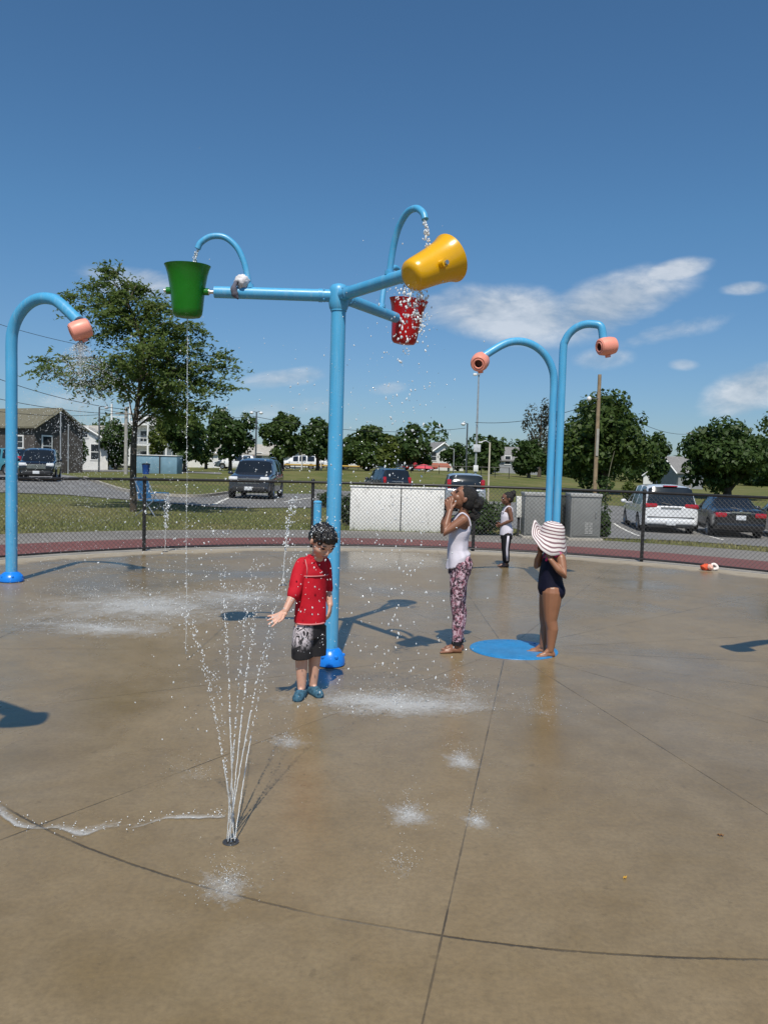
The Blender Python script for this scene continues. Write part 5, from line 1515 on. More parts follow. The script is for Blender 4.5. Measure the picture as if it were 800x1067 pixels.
# ---- the boy in red
def boy():
    Bp = pad(321, 725); s = Bp.y / FPX
    loc = Bp
    mb = MB()
    f = Vector((.64, -.77, 0)); l = Vector((.77, .64, 0))
    hc = V3(.080, -.075, 1.045); hf = V3(.42, -.64, -.60); hu = V3(.32, -.46, .80); H = .205
    M, q = head(mb, hc, hf, hu, H)
    limb(mb, [V3(.02, .005, .87), V3(.045, -.025, .945), hc - V3(.01, -.02, .04)], [.05, .042, .045])
    yaw = math.atan2(l.y, l.x)
    mb.loft([((0, 0, .48), .080, .070, yaw), ((0, 0, .56), .085, .07, yaw), ((.005, 0, .70), .085, .068, yaw), ((.01, 0, .82), .09, .068, yaw), ((.015, 0, .885), .08, .055, yaw), ((.02, 0, .92), .05, .045, yaw)])
    # arms
    Rs, Re, Rw = V3(-.066, -.050, .880), V3(-.092, -.115, .715), V3(-.140, -.185, .603)
    limb(mb, [Rs, Rs.lerp(Re, .5), Re, Re.lerp(Rw, .4), Rw], [.032, .033, .030, .0285, .0205])
    hand(mb, Rw - V3(.006, .008, .012), (-.80, -.25, -.52), (-.25, -.80, .55), .125, -1, .13, .34, .75)
    Ls, Le, Lw = V3(.088, .066, .88), V3(.098, .115, .72), V3(.128, .065, .605)
    limb(mb, [Ls, Ls.lerp(Le, .5), Le, Le.lerp(Lw, .4), Lw], [.032, .033, .030, .028, .0205])
    hand(mb, Lw, (-.05, -.1, -1), (-1, .2, 0), .12, 1, .5, .1)
    # legs
    for hp, kn, an, fd in ((V3(-.044, -.022, .50), V3(-.048, -.04, .295), V3(-.042, -.03, .06), (-.15, -1)), (V3(.044, .028, .50), V3(.036, .03, .295), V3(.026, .055, .06), (.55, -1))):
        limb(mb, [hp, hp.lerp(kn, .5), kn, kn.lerp(an, .35) + V3(0, .012, 0), an], [.055, .055, .043, .041, .028], 14)
        foot(mb, an, fd, .15)
    root = person('person', loc, mb, SK_L, 'boy in red swim shirt and printed black shorts, looking down with one palm out')
    face(root, M, q, H, LIP1, True)
    hb = MB()
    hb.ell(q(-.07, 0, .15), (.48 * H, .405 * H, .40 * H), M, 26, 16)
    hb.ell(q(-.20, 0, -.03), (.36 * H, .39 * H, .34 * H), M, 22, 14)
    for i in range(34):
        a = i / 34 * 2 * PI; t_ = rng.uniform(.1, .42)
        hb.ell(q(-.06 + .40 * math.cos(a) * math.cos(t_), .36 * math.sin(a), .20 + .36 * math.sin(t_) * rng.uniform(.3, 1)), (.09 * H, .07 * H, .11 * H), M, 8, 6)
    for sy in (-.24, -.1, .02, .14, .26):
        limb(hb, [q(.16, sy * .9, .47), q(.32, sy, .37), q(.385, sy * 1.05, .285)], [.06 * H, .05 * H, .03 * H], 8)
    lumpy(hb, .008, 38)
    shell('hair', hb, HAIRD, root, .005, 2, .006, 60)
    sh = MB()
    sh.loft([((0, 0, .495), .112, .098, yaw), ((.002, 0, .56), .110, .096, yaw), ((.004, 0, .65), .106, .090, yaw), ((.006, 0, .75), .108, .088, yaw), ((.01, 0, .835), .110, .084, yaw), ((.015, 0, .895), .096, .070, yaw), ((.02, -.002, .928), .062, .054, yaw), ((.028, -.010, .945), .052, .05, yaw)], 26)
    limb(sh, [Rs + V3(.012, .008, .004), Rs.lerp(Re, .5), Re.lerp(Rw, .12)], [.050, .047, .045])
    limb(sh, [Ls - V3(.012, .008, -.004), Ls.lerp(Le, .5), Le.lerp(Lw, .1)], [.050, .047, .044])
    so = shell('shirt', sh, RED, root, .006, 3, .006, 16)
    sm = MB()     # chest seam and sleeve seams
    ring_pts = lambda z, rx, ry, c, a0, a1: [Vector(c) + l * (rx * math.cos(R(a))) + f * (ry * math.sin(R(a))) + V3(0, 0, z) for a in np.linspace(a0, a1, 15)]
    sm.tube(ring_pts(.815, .112, .089, (.009, 0, 0), 25, 150), .0042, 6)
    for rr_ in (.0, ): sm.tube([Rs + V3(.035, -.035, .045), Rs + V3(.05, -.05, -.01), Rs + V3(.05, -.045, -.07)], .003, 6)
    sm.tube(ring_pts(.500, .113, .0995, (0, 0, 0), 60, 170), .0055, 6)
    sm.build('seam', PINKS, so, angle=None)
    st = MB()
    st.loft([((0, 0, .40), .098, .085, yaw), ((0, 0, .46), .102, .09, yaw), ((0, 0, .53), .100, .088, yaw)], 24)
    for c0, c1 in ((V3(-.044, -.03, .47), V3(-.046, -.04, .262)), (V3(.046, .03, .47), V3(.040, .03, .268))):
        st.loft([(tuple(c1), .068, .070, 0), (tuple(c0.lerp(c1, .5)), .068, .072, 0), (tuple(c0), .062, .072, 0)], 18)
    shell('shorts', st, SHORTS, root, .006, 3, .007, 14)
    for an, fd in ((V3(-.042, -.03, .06), (-.15, -1)), (V3(.026, .055, .06), (.55, -1))):
        d = Vector((fd[0], fd[1], 0)).normalized()
        k = MB(); B_ = V3(an.x, an.y, 0)
        limb(k, [B_ - d * .035 + V3(0, 0, .02), B_ + d * .03 + V3(0, 0, .022), B_ + d * .105 + V3(0, 0, .016)], [.036, .040, .034])
        for i, p in enumerate(k.v): k.v[i] = (p[0], p[1], max(p[2], .002))
        shell('water_shoe', k, SHOE, root, .005, 2, .003, 50)
    return root, loc
BOY, BOYL = boy()

# ---- the tall girl drinking the falling water
def girl_tall():
    loc = pad(474, 679); mb = MB()
    hc = V3(.028, 0, 1.292); hf = V3(-.80, -.06, .58); hu = V3(.58, 0, .80); H = .215
    M, q = head(mb, hc, hf, hu, H)
    limb(mb, [V3(.035, 0, 1.10), V3(.032, 0, 1.17), V3(.038, 0, 1.25)], [.055, .043, .048])
    mb.loft([((.015, 0, .70), .085, .115, 0), ((.012, 0, .78), .088, .118, 0), ((-.008, 0, .86), .070, .098, 0), ((-.006, 0, .94), .072, .098, 0), ((.006, 0, 1.03), .082, .108, 0), ((.02, 0, 1.10), .075, .115, 0), ((.03, 0, 1.145), .055, .09, 0), ((.035, 0, 1.165), .04, .045, 0)], 22)
    for sy in (-1, 1):
        S_, E, W_ = V3(.02, sy * .118, 1.118), V3(-.135, sy * .130 - .01, 1.01), V3(-.088, sy * .060 - .01, 1.185)
        limb(mb, [S_, S_.lerp(E, .5), E, E.lerp(W_, .35), W_], [.044, .038, .033, .033, .0235])
        hand(mb, W_ + V3(0, 0, .008), (-.12, -sy * .42, .9), (.35, -sy * .9, .1), .145, sy, .42, .10, .6)
        hp, kn, an = V3(.020, sy * .058, .73), V3(.012 + sy * .016, sy * .055, .415), V3(.018 + sy * .012, sy * .048, .07)
        limb(mb, [hp, hp.lerp(kn, .45) + V3(-.006, 0, 0), kn, kn.lerp(an, .3) + V3(.014, 0, 0), an], [.078, .066, .049, .045, .029], 14)
        foot(mb, an, (-1, sy * .08 - .1), .185)
        mb.ell((.040, sy * .052, .745), (.072, .07, .085))
    root = person('person', loc, mb, SK_D, 'tall girl in white top and patterned leggings, head back, hands at her mouth')
    face(root, M, q, H, LIP2, True)
    hb = MB()
    hb.ell(q(-.08, 0, .14), (.465 * H, .405 * H, .42 * H), M, 24, 15)
    hb.ell(q(-.22, 0, -.02), (.34 * H, .38 * H, .34 * H), M, 22, 14)
    shell('hair', hb, HAIRB, root, .006, 2, .004, 60)
    pb = MB()
    for i in range(46):
        d = Vector(rng.normal(size=3)).normalized()
        c = Vector(q(-.50, 0, .13)) + Vector((d.x * .038, d.y * .044, d.z * .048)); pb.ell(c, rng.uniform(.020, .034), None, 10, 7)
    for i in range(16):
        d = Vector(rng.normal(size=3)).normalized(); c = Vector(q(-.66, 0, -.22)) + Vector((d.x * .032, d.y * .035, d.z * .04)); pb.ell(c, rng.uniform(.018, .03), None, 10, 7)
    shell('ponytail', pb, HAIRB, root, .007, 2, .010, 45)
    tp = MB()
    tp.loft([((-.002, 0, .735), .100, .128, 0), ((.004, 0, .79), .098, .128, 0), ((-.006, 0, .86), .082, .110, 0), ((-.006, 0, .94), .081, .107, 0), ((.004, 0, 1.02), .090, .114, 0), ((.010, 0, 1.065), .084, .108, 0)], 26)
    for i, p in enumerate(tp.v):        # the hem hangs lower in front
        if p[2] < .80: tp.v[i] = (p[0], p[1], p[2] + (p[0] + .01) * .42)
    to = shell('tank_top', tp, WHITE_T, root, .006, 3, .011, 15)
    sp = MB()
    for sy in (-1, 1):
        sp.tube(catmull([(-.062, sy * .062, 1.055), (-.035, sy * .066, 1.125), (.015, sy * .075, 1.172), (.068, sy * .070, 1.13), (.090, sy * .06, 1.06)], 5), .0085, 8)
    sp.build('strap', WHITE_T, to, angle=None)
    lg = MB()
    lg.loft([((.015, 0, .66), .095, .122, 0), ((.014, 0, .74), .098, .126, 0), ((.008, 0, .82), .084, .112, 0)], 24)
    for sy in (-1, 1):
        hp, kn, an = V3(.020, sy * .058, .73), V3(.012 + sy * .016, sy * .055, .415), V3(.018 + sy * .012, sy * .048, .085)
        limb(lg, [hp, hp.lerp(kn, .45) + V3(-.006, 0, 0), kn, kn.lerp(an, .3) + V3(.014, 0, 0), an], [.085, .073, .056, .052, .039], 14)
        lg.ell((.040, sy * .052, .745), (.080, .076, .09))
    shell('leggings', lg, LEGGS, root, .006, 3, .004, 20)
    cf = MB()
    for sy in (-1, 1): cf.tube([(.018 + sy * .012, sy * .048, .068), (.018 + sy * .012, sy * .048, .10)], .043, 14)
    cf.build('cuff', BLKC, root)
    return root, loc
GIRL, GIRLL = girl_tall()

# ---- the small girl in the striped hat
def girl_hat():
    loc = pad(567, 683); mb = MB()
    hc = V3(.012, 0, .962); hf = V3(-.93, -.22, -.18); hu = V3(-.15, 0, .98); H = .20
    M, q = head(mb, hc, hf, hu, H)
    limb(mb, [V3(.045, 0, .80), V3(.04, 0, .87), V3(.03, 0, .93)], [.05, .040, .042])
    yaw = R(12)
    mb.loft([((.030, 0, .50), .080, .092, yaw), ((.032, 0, .56), .098, .108, yaw), ((.024, 0, .64), .090, .10, yaw), ((.024, 0, .72), .082, .10, yaw), ((.036, 0, .79), .078, .105, yaw), ((.045, 0, .84), .06, .085, yaw), ((.048, 0, .862), .035, .04, yaw)], 22)
    Ns, Ne, Nw = V3(.082, -.105, .830), V3(.098, -.170, .695), V3(-.005, -.135, .815)
    limb(mb, [Ns, Ns.lerp(Ne, .5), Ne, Ne.lerp(Nw, .4), Nw], [.040, .035, .031, .030, .021])
    hand(mb, Nw + V3(-.005, 0, .008), (-.20, .18, .92), (-.35, .8, .0), .118, -1, .30, .12, .6)
    Fs, Fe, Fw = V3(.012, .108, .825), V3(-.075, .125, .735), V3(-.060, .045, .855)
    limb(mb, [Fs, Fs.lerp(Fe, .5), Fe, Fe.lerp(Fw, .4), Fw], [.038, .034, .030, .029, .021])
    hand(mb, Fw, (-.05, -.3, .9), (.4, -.8, 0), .115, 1, .5, .1, .6)
    for sy, hp, kn, an, fd in ((-1, V3(.034, -.048, .54), V3(.030, -.050, .305), V3(.036, -.055, .06), (-1, -.22)), (1, V3(.034, .05, .54), V3(.010, .06, .31), V3(.0, .085, .06), (-1, .25))):
        limb(mb, [hp, hp.lerp(kn, .45), kn, kn.lerp(an, .3) + V3(.014, 0, 0), an], [.086, .074, .053, .050, .030], 14)
        foot(mb, an, fd, .165)
        mb.ell((.062, sy * .048, .545), (.072, .062, .08))
    root = person('person', loc, mb, SK_T, 'small girl in navy swimsuit and striped floppy hat, standing at the blue disc')
    face(root, M, q, H, LIP1, True)
    hb = MB(); hb.ell(q(-.07, 0, .12), (.46 * H, .40 * H, .42 * H), M, 22, 14); hb.ell(q(-.22, 0, -.12), (.30 * H, .36 * H, .34 * H), M, 20, 12)
    shell('hair', hb, HAIRD, root, .006, 2, .004, 50)
    sw = MB()
    sw.loft([((.032, 0, .490), .060, .060, yaw), ((.033, 0, .515), .094, .104, yaw), ((.035, 0, .56), .112, .120, yaw), ((.026, 0, .64), .098, .108, yaw), ((.025, 0, .72), .089, .107, yaw), ((.036, 0, .785), .084, .108, yaw), ((.040, 0, .815), .074, .096, yaw)], 24)
    for sy in (-1, 1): sw.ell((.064, sy * .050, .548), (.080, .070, .082))
    so = shell('swimsuit', sw, NAVY, root, .006, 3, .003, 16)
    tr = MB()
    for sy in (-1, 1):
        tr.tube(catmull([(-.028, sy * .055, .80), (.0, sy * .065, .855), (.045, sy * .072, .882), (.09, sy * .065, .845), (.102, sy * .05, .79)], 5), .0105, 8)
    tr.build('strap', PINK, so, angle=None)
    t2 = MB(); cloth_ = cloth_lump(9, (.034, .02, .03)); t2.add([Vector(p) + V3(.052, -.108, .868) for p in cloth_.v], cloth_.f)
    t2.build('shoulder_frill', PINK, so, angle=None)
    # floppy striped hat
    m, nt, b, tc = new_mat('striped_hat_straw')
    at_ = nn(nt, 'ShaderNodeAttribute', attribute_name='ringpos')
    f1 = mth(nt, 'FRACT', mth(nt, 'ADD', at_.outputs['Fac'], mth(nt, 'MULTIPLY', noise_tex(nt, tc.outputs['Object'], 20, 3), .12)))
    wv = noise_tex(nt, tc.outputs['Object'], 160, 3)
    c_ = mixc(nt, ramp(nt, f1, [(.56, 0), (.62, 1)]), (.74, .68, .66), (.20, .11, .125))
    nt.links.new(mixc(nt, ramp(nt, wv, [(.3, .25), (.6, 0)]), c_, (.25, .2, .2)), b.inputs['Base Color']); b.inputs['Roughness'].default_value = .85
    bump(nt, b, wv, .4, .004)
    n = 64
    prof = [(0, .128), (.03, .127), (.06, .120), (.085, .104), (.100, .078), (.107, .045), (.110, .020), (.118, .004), (.142, -.010), (.168, -.022), (.194, -.032), (.222, -.040)]
    vs, ps, fs = [], [], []; ln = 0
    for i, (r_, z) in enumerate(prof):
        if i: ln += math.hypot(r_ - prof[i - 1][0], z - prof[i - 1][1])
        for k in range(n):
            t = 2 * PI * k / n
            bw = max(0, (r_ - .116) / .106)
            # th=pi is the front: the brim stands up there and droops at the back and near side
            fr = max(0, math.cos(t - PI + .55)); bk = max(0, math.cos(t + .35)); nr = max(0, math.cos(t + PI * .64))
            dz = bw * (.125 * fr ** 1.2 - .085 * bk - .072 * nr + .016 * math.sin(5 * t + 1))
            rr_ = r_ - bw * (.040 * fr ** 2 + .065 * bk + .015 * nr)
            vs.append(V3(rr_ * math.cos(t), rr_ * math.sin(t), z + dz)); ps.append(ln * 34)
    for i in range(len(prof) - 1):
        for k in range(n): fs.append((i * n + k, (i + 1) * n + k, (i + 1) * n + (k + 1) % n, i * n + (k + 1) % n))
    T = Matrix.Translation(V3(.022, -.005, 1.005)) @ Matrix.Rotation(R(7), 4, 'X') @ Matrix.Rotation(R(8), 4, 'Y') @ Matrix.Scale(.93, 4)
    hm = MB(); hm.add([T @ v for v in vs], fs)
    o = hm.build('sun_hat', m, root, angle=None)
    ca = o.data.attributes.new('ringpos', 'FLOAT', 'POINT'); ca.data.foreach_set('value', ps)
    sd = o.modifiers.new('thickness', 'SOLIDIFY'); sd.thickness = .004
    return root, loc
HAT, HATL = girl_hat()

# ---- the small girl far back by the fence
def girl_far():
    loc = pad(525, 590.5); mb = MB()
    hc = V3(.012, 0, 1.075); hf = V3(-.97, -.2, -.05); hu = V3(0, 0, 1); H = .20
    M, q = head(mb, hc, hf, hu, H)
    limb(mb, [V3(.04, 0, .91), V3(.035, 0, .97), V3(.03, 0, 1.04)], [.05, .038, .042])
    mb.loft([((.02, 0, .50), .085, .10, 0), ((.02, 0, .58), .092, .105, 0), ((.0, 0, .68), .074, .09, 0), ((.01, 0, .80), .078, .10, 0), ((.03, 0, .89), .066, .105, 0), ((.04, 0, .945), .035, .04, 0)], 20)
    for sy in (-1, 1):
        S_, E, W_ = V3(.035, sy * .108, .915), V3(.075, sy * .135, .745), V3(-.085, sy * .06, .665)
        limb(mb, [S_, S_.lerp(E, .5), E, E.lerp(W_, .4), W_], [.038, .034, .029, .027, .02])
        hand(mb, W_, (-.6, -sy * .6, -.3), (.2, -sy * .8, .1), .12, sy, .4, .1)
        hp, kn, an = V3(.02, sy * .05, .52), V3(.012, sy * .05, .29), V3(.03, sy * .045, .06)
        limb(mb, [hp, hp.lerp(kn, .45), kn, kn.lerp(an, .3) + V3(.012, 0, 0), an], [.075, .062, .047, .043, .028], 12)
        foot(mb, an, (-1, sy * .25 - .2), .17)
    root = person('person', loc, mb, SK_D2, 'small girl in white vest and black striped trousers standing far back by the fence', .006)
    face(root, M, q, H, LIP2)
    hb = MB(); hb.ell(q(-.08, 0, .13), (.45 * H, .405 * H, .41 * H), M, 20, 12); hb.ell(q(-.2, 0, -.03), (.31 * H, .37 * H, .33 * H), M, 18, 12)
    for i in range(18):
        d = Vector(rng.normal(size=3)).normalized(); hb.ell(V3(.102, 0, 1.155) + d * .032, .026, None, 8, 6)
    shell('hair', hb, HAIRB, root, .008, 2, .006, 50)
    tp = MB()
    tp.loft([((.015, 0, .50), .104, .122, 0), ((.018, 0, .58), .102, .118, 0), ((.0, 0, .68), .084, .10, 0), ((.008, 0, .80), .087, .108, 0), ((.018, 0, .865), .078, .10, 0)], 20)
    to = shell('vest', tp, WHITE_T, root, .008, 3, .006, 12)
    sp = MB()
    for sy in (-1, 1): sp.tube(catmull([(-.055, sy * .06, .85), (-.02, sy * .066, .92), (.03, sy * .07, .957), (.08, sy * .066, .92), (.092, sy * .06, .86)], 4), .014, 8)
    sp.build('strap', WHITE_T, to, angle=None)
    lg = MB(); lg.loft([((.02, 0, .44), .09, .105, 0), ((.02, 0, .53), .096, .112, 0)], 20)
    for sy in (-1, 1):
        hp, kn, an = V3(.02, sy * .05, .50), V3(.012, sy * .052, .29), V3(.028, sy * .048, .10)
        limb(lg, [hp, hp.lerp(kn, .5), kn, kn.lerp(an, .5), an], [.083, .07, .057, .053, .05], 12)
    po = shell('trousers', lg, BLKC, root, .008, 3, .004, 14)
    s_ = MB()
    for sy in (-1, 1):
        P_ = [V3(.03, sy * .118, .50), V3(.025, sy * .118, .40), V3(.018, sy * .111, .29), V3(.026, sy * .102, .19), V3(.032, sy * .100, .105)]
        s_.tube(P_, [.02, .02, .018, .016, .015], 8)
    s_.build('side_stripe', WHITE_T, po, angle=None)
    return root
girl_far()
# ------------------------------------------------------------------ water
def water_mat(name, white):
    m, nt, b, tc = new_mat(name)
    n = noise_tex(nt, tc.outputs['Object'], 30, 3)
    nt.links.new(mixc(nt, n, (.80, .84, .86), (.95, .97, .98)), b.inputs['Base Color'])
    b.inputs['Roughness'].default_value = .08; b.inputs['IOR'].default_value = 1.33
    b.inputs['Transmission Weight'].default_value = 1 - white
    b.inputs['Specular IOR Level'].default_value = .9
    return m
WDROP = water_mat('water_drops', .62)
WCLEAR = water_mat('water_stream', .42)
WFOAM = water_mat('aerated_water', .75)

_ico = bmesh.new(); bmesh.ops.create_icosphere(_ico, subdivisions=1, radius=1)
_ico.verts.index_update()
IV = np.array([v.co for v in _ico.verts]); IF = np.array([[v.index for v in f.verts] for f in _ico.faces]); _ico.free()
def drops(P, r, vel=None, stretch=1.6):
    """one little ball per point, stretched along its flight"""
    P = np.asarray(P, float); n = len(P); r = np.broadcast_to(r, (n,)).astype(float)
    if vel is None: vel = np.tile([0, 0, -1.0], (n, 1)) + rng.normal(0, .35, (n, 3))
    vel = vel / np.linalg.norm(vel, axis=1, keepdims=True)
    st = rng.uniform(1, stretch, n)
    loc = IV[None] * (1 + rng.normal(0, .12, (n, len(IV), 1)))
    al = (loc * vel[:, None, :]).sum(2, keepdims=True)
    V = loc + vel[:, None, :] * al * (st - 1)[:, None, None]
    V = V * r[:, None, None] + P[:, None, :]
    F = IF[None] + (np.arange(n) * len(IV))[:, None, None]
    return V.reshape(-1, 3), F.reshape(-1, 3)
def drop_obj(name, P, r, m=None, parent=None, vel=None, stretch=1.7, loc=None):
    V, F = drops(P, r, vel, stretch)
    return obj_from(name, np_mesh(name, V, F), m or WDROP, parent, loc, angle=None)

def jet_path(v0, T, n=60):
    t = np.linspace(0, T, n)[:, None]
    g = np.array([[0, 0, -9.81]])
    return v0[None] * t + .5 * g * t * t, v0[None] + g * t
# ---- the fan of thin jets in front
JB = pad(240.5, 878)
jet = thing('water_jet', JB + V3(0, 0, .001), 'fan of thin water jets shooting up from the ground in front', 'water jet')
NOZ = mat('nozzle_steel', (.12, .115, .11), .35, metal=.7)
mb = MB(); mb.lathe([(.034, 0), (.033, .003), (.026, .004), (.024, .002), (0, .002)], n=24)
for k in range(7): mb.lathe([(.0045, .004), (.0042, .008), (0, .0085)], Matrix.Translation((.016 * math.cos(k), .016 * math.sin(k), 0)), n=8)
mb.build('nozzle', NOZ, jet)
k_ = JB.y / FPX
DP, DR, DV = [], [], []
for i, (tx, ty, depth) in enumerate(((203, 668, .02), (219, 640, .28), (251, 660, .42), (268, 618, -.06), (288, 620, .30), (240, 700, -.20), (262, 690, .5))):
    # apex-ward target: passes the pixel column there, with a sideways lean
    h = (878 - ty) * k_; lean = (tx - 240.5) * k_ - .0275 * 0
    top = h * 1.22
    vz = math.sqrt(2 * 9.81 * top); T1 = (vz - math.sqrt(max(vz * vz - 2 * 9.81 * h, 0))) / 9.81
    v0 = np.array([(lean - .028 * h) / T1, depth / T1, vz])
    T = T1 * 1.38
    P, Vl = jet_path(v0, T, 90)
    o_ = np.array([.016 * math.cos(i), .016 * math.sin(i), .004])
    cutf = int(90 * rng.uniform(.24, .36))
    pts = [Vector(p + o_ + rng.normal(0, .0006, 3)) for p in P[:cutf]]
    m_ = MB(); m_.tube(pts, [.0020 + .0008 * math.sin(q * 1.3 + i) ** 2 for q in range(cutf)], 7)
    m_.build('stream', WCLEAR, jet, angle=None)
    nd = 150 if i < 5 else 60
    f = rng.uniform(cutf / 90 * .75, 1, nd); idx = np.clip((f * 89).astype(int), 0, 89)
    grow = ((f - cutf / 90).clip(0) + .12)[:, None]
    Pd = P[idx] + o_ + rng.normal(0, 1, (nd, 3)) * .012 * grow * np.array([1, 1, 1.4])
    DP.append(Pd); DR.append(rng.uniform(.0011, .0033, nd) * (1 - .25 * f)); DV.append(Vl[idx])
drop_obj('jet_drops', np.concatenate(DP), np.concatenate(DR), WDROP, jet, np.concatenate(DV), 3.0)['kind'] = 'stuff'

# ---- thin upright jet at the left of the boy, and the drip from the green bucket
def thin_jet(px, py, top, label, lean=0, r=.006):
    b = pad(px, py); z = at(px + lean, top, b.y).z; x1 = at(px + lean, top, b.y).x - b.x
    root = thing('water_jet', b, label, 'water jet')
    MB().lathe([(.05, 0), (.049, .004), (.02, .006), (0, .004)], n=20).build('nozzle', NOZ, root)
    n = 40
    pts = [Vector((x1 * t * t + rng.normal(0, .003), rng.normal(0, .003), z * t + .004)) for t in np.linspace(0, .75, n)]
    MB().tube(pts, [r * (1 + .35 * math.sin(i * 2.1) * (i / n)) for i in range(n)], 7).build('stream', WCLEAR, root, angle=None)
    nd = 130; t = rng.uniform(.45, 1.1, nd)
    P = np.stack([x1 * t * t + rng.normal(0, .03, nd) * t, rng.normal(0, .03, nd) * t, z * t], 1)
    drop_obj('jet_drops', P, rng.uniform(.004, .010, nd), WDROP, root, None, 2)['kind'] = 'stuff'
thin_jet(295, 610, 528, 'single thin upright water jet just left of the boy', 9, .007)
thin_jet(172, 575, 520, 'small water jet near the fence at left', 2, .005)

def trickle(a, b, n, r, label, spread=.01, name='water_trickle', str_=None):
    a, b = Vector(a), Vector(b)
    root = thing(name, (b.x, b.y, b.z), label, 'falling water')
    if str_:
        pts = [a.lerp(b, t) - b + Vector(rng.normal(0, .0022, 3)) for t in np.linspace(0, str_, 30)]
        MB().tube(pts, [.0017 * (1 + .5 * math.sin(i * 1.7)) for i in range(30)], 6).build('stream', WCLEAR, root, angle=None)
    t = rng.uniform(0, 1, n)
    P = np.array([tuple(a.lerp(b, q) - b) for q in t]) + rng.normal(0, 1, (n, 3)) * spread * (.3 + t)[:, None] * np.array([1, 1, .5])
    drop_obj('falling_drops', P, rng.uniform(r * .5, r * 1.2, n), WDROP, root, None, 2.4)['kind'] = 'stuff'
    return root
gb = BUCKETS['green tipping bucket hanging upright'][0]
g0 = gb @ Vector((0, 0, -.22))
trickle(g0, (g0.x + .02, g0.y, .01), 110, .0036, 'thin drip falling straight from the green bucket to the pad', .006, str_=.985)
for lb, txt in (('green tipping bucket hanging upright', 'short trickle from the pipe into the green bucket'), ('yellow tipping bucket rolled over on its side', 'broken trickle from the pipe onto the yellow bucket'), ('red tipping bucket with water running over it', 'trickle from the pipe into the red bucket')):
    Ma = BUCKETS[lb][1]
    a = Ma @ Vector((1.062, 0, .31)); b = Ma @ Vector((1.10, 0, .14))
    trickle(a, b, 46, .007, txt, .012)
# ---- the yellow bucket's load coming down on and past the red bucket
yb = BUCKETS['yellow tipping bucket rolled over on its side'][0]
mouth = yb @ Vector((0, 0, .17)); foot_ = yb @ Vector((-.02, 0, -.2))
root = thing('falling_water', (foot_.x, foot_.y, 0), 'broken sheet of water spilling down below the yellow bucket', 'falling water')
n = 280
t = rng.uniform(0, 1, n) ** .8
src = np.array([tuple(foot_.lerp(mouth, q)) for q in rng.uniform(-.05, .5, n) ** 1.0])
P = src + np.stack([rng.normal(-.02, .05, n) * (1 + 2.2 * t), rng.normal(0, .06, n) * (1 + 2 * t), -t ** 1.6 * 2.7 - .08], 1)
P[:, 2] = np.clip(P[:, 2], .01, None)
drop_obj('falling_drops', P - np.array([foot_.x, foot_.y, 0]), rng.uniform(.002, .0062, n), WDROP, root, None, 2.6)['kind'] = 'stuff'
n = 130
src = np.array([tuple(foot_.lerp(mouth, q)) for q in rng.uniform(-.1, .5, n)])
P = src + np.stack([rng.normal(-.01, .025, n), rng.normal(0, .03, n), -np.abs(rng.normal(.08, .12, n)) - .05], 1)
drop_obj('spill_drops', P - np.array([foot_.x, foot_.y, 0]), rng.uniform(.003, .0085, n), WFOAM, root, None, 2.4)['kind'] = 'stuff'
rb = BUCKETS['red tipping bucket with water running over it'][0]
rc = rb.translation
root = thing('splash', (rc.x, rc.y, rc.z), 'burst of drops over the rim of the red bucket', 'splash')
n = 60
d = rng.normal(size=(n, 3)); d /= np.linalg.norm(d, axis=1, keepdims=True)
P = np.array([.12, -.18, .02]) + d * rng.uniform(.0, .15, (n, 1)) * np.array([.8, .5, 1.3])
P[:, 2] -= (P[:, 0] - .05).clip(0) * .8
drop_obj('splash_drops', P, rng.uniform(.003, .009, n), WFOAM, root, None, 2)['kind'] = 'stuff'

# ---- spray from the left sprayer's nozzle
root = thing('spray', LHEAD + V3(0, 0, -.13), 'fan of fine spray falling from the left arched sprayer', 'spray')
n = 9000
th = rng.uniform(0, 2 * PI, n); ph = rng.uniform(0, R(62), n)
v0 = 3.1
d = np.stack([np.sin(ph) * np.cos(th), np.sin(ph) * np.sin(th), -np.cos(ph)], 1)
t = rng.uniform(0, 1, n) ** 2.0 * .55
P = d * v0 * t[:, None] + np.array([0, 0, -4.9])[None] * (t ** 2)[:, None]
P[:, 2] = np.maximum(P[:, 2], -LHEAD.z + .14)
drop_obj('spray_drops', P, rng.uniform(.0011, .0031, n), WDROP, root, d + np.array([0, 0, -.6]), 3)['kind'] = 'stuff'

# ---- loose drops in the air about the boy
Pd, Rd = [], []
def cloud(px, sx, py, sy, d0, d1, n, r0, r1):
    for _ in range(n):
        x, y, d = rng.normal(px, sx), rng.normal(py, sy), rng.uniform(d0, d1)
        p = at(x, y, d)
        if p.z < .02: continue
        Pd.append(tuple(p)); Rd.append(rng.uniform(r0, r1) * .85 * (.5 if rng.random() < .55 else 1))
cloud(300, 55, 590, 75, 4.3, 5.0, 290, .002, .0052)
cloud(318, 20, 600, 50, 4.5, 5.0, 80, .0025, .0065)
cloud(195, 45, 470, 90, 5.4, 7.5, 200, .003, .007)
cloud(210, 50, 560, 50, 4.0, 7.5, 220, .003, .007)
cloud(395, 45, 440, 70, 5.0, 6.5, 230, .0025, .0065)
cloud(400, 50, 620, 70, 4.2, 6.0, 150, .0025, .0065)
cloud(230, 50, 660, 60, 3.0, 4.5, 180, .0022, .005)
cloud(300, 70, 470, 60, 4.5, 6.0, 150, .003, .006)
cloud(336, 11, 551, 7, 5.0, 5.09, 60, .003, .0065)
tag(drop_obj('water_droplets', np.array(Pd), np.array(Rd), WDROP, None, None, 1.9), 'loose water drops flying in the air around the boy', 'droplets', kind='stuff')

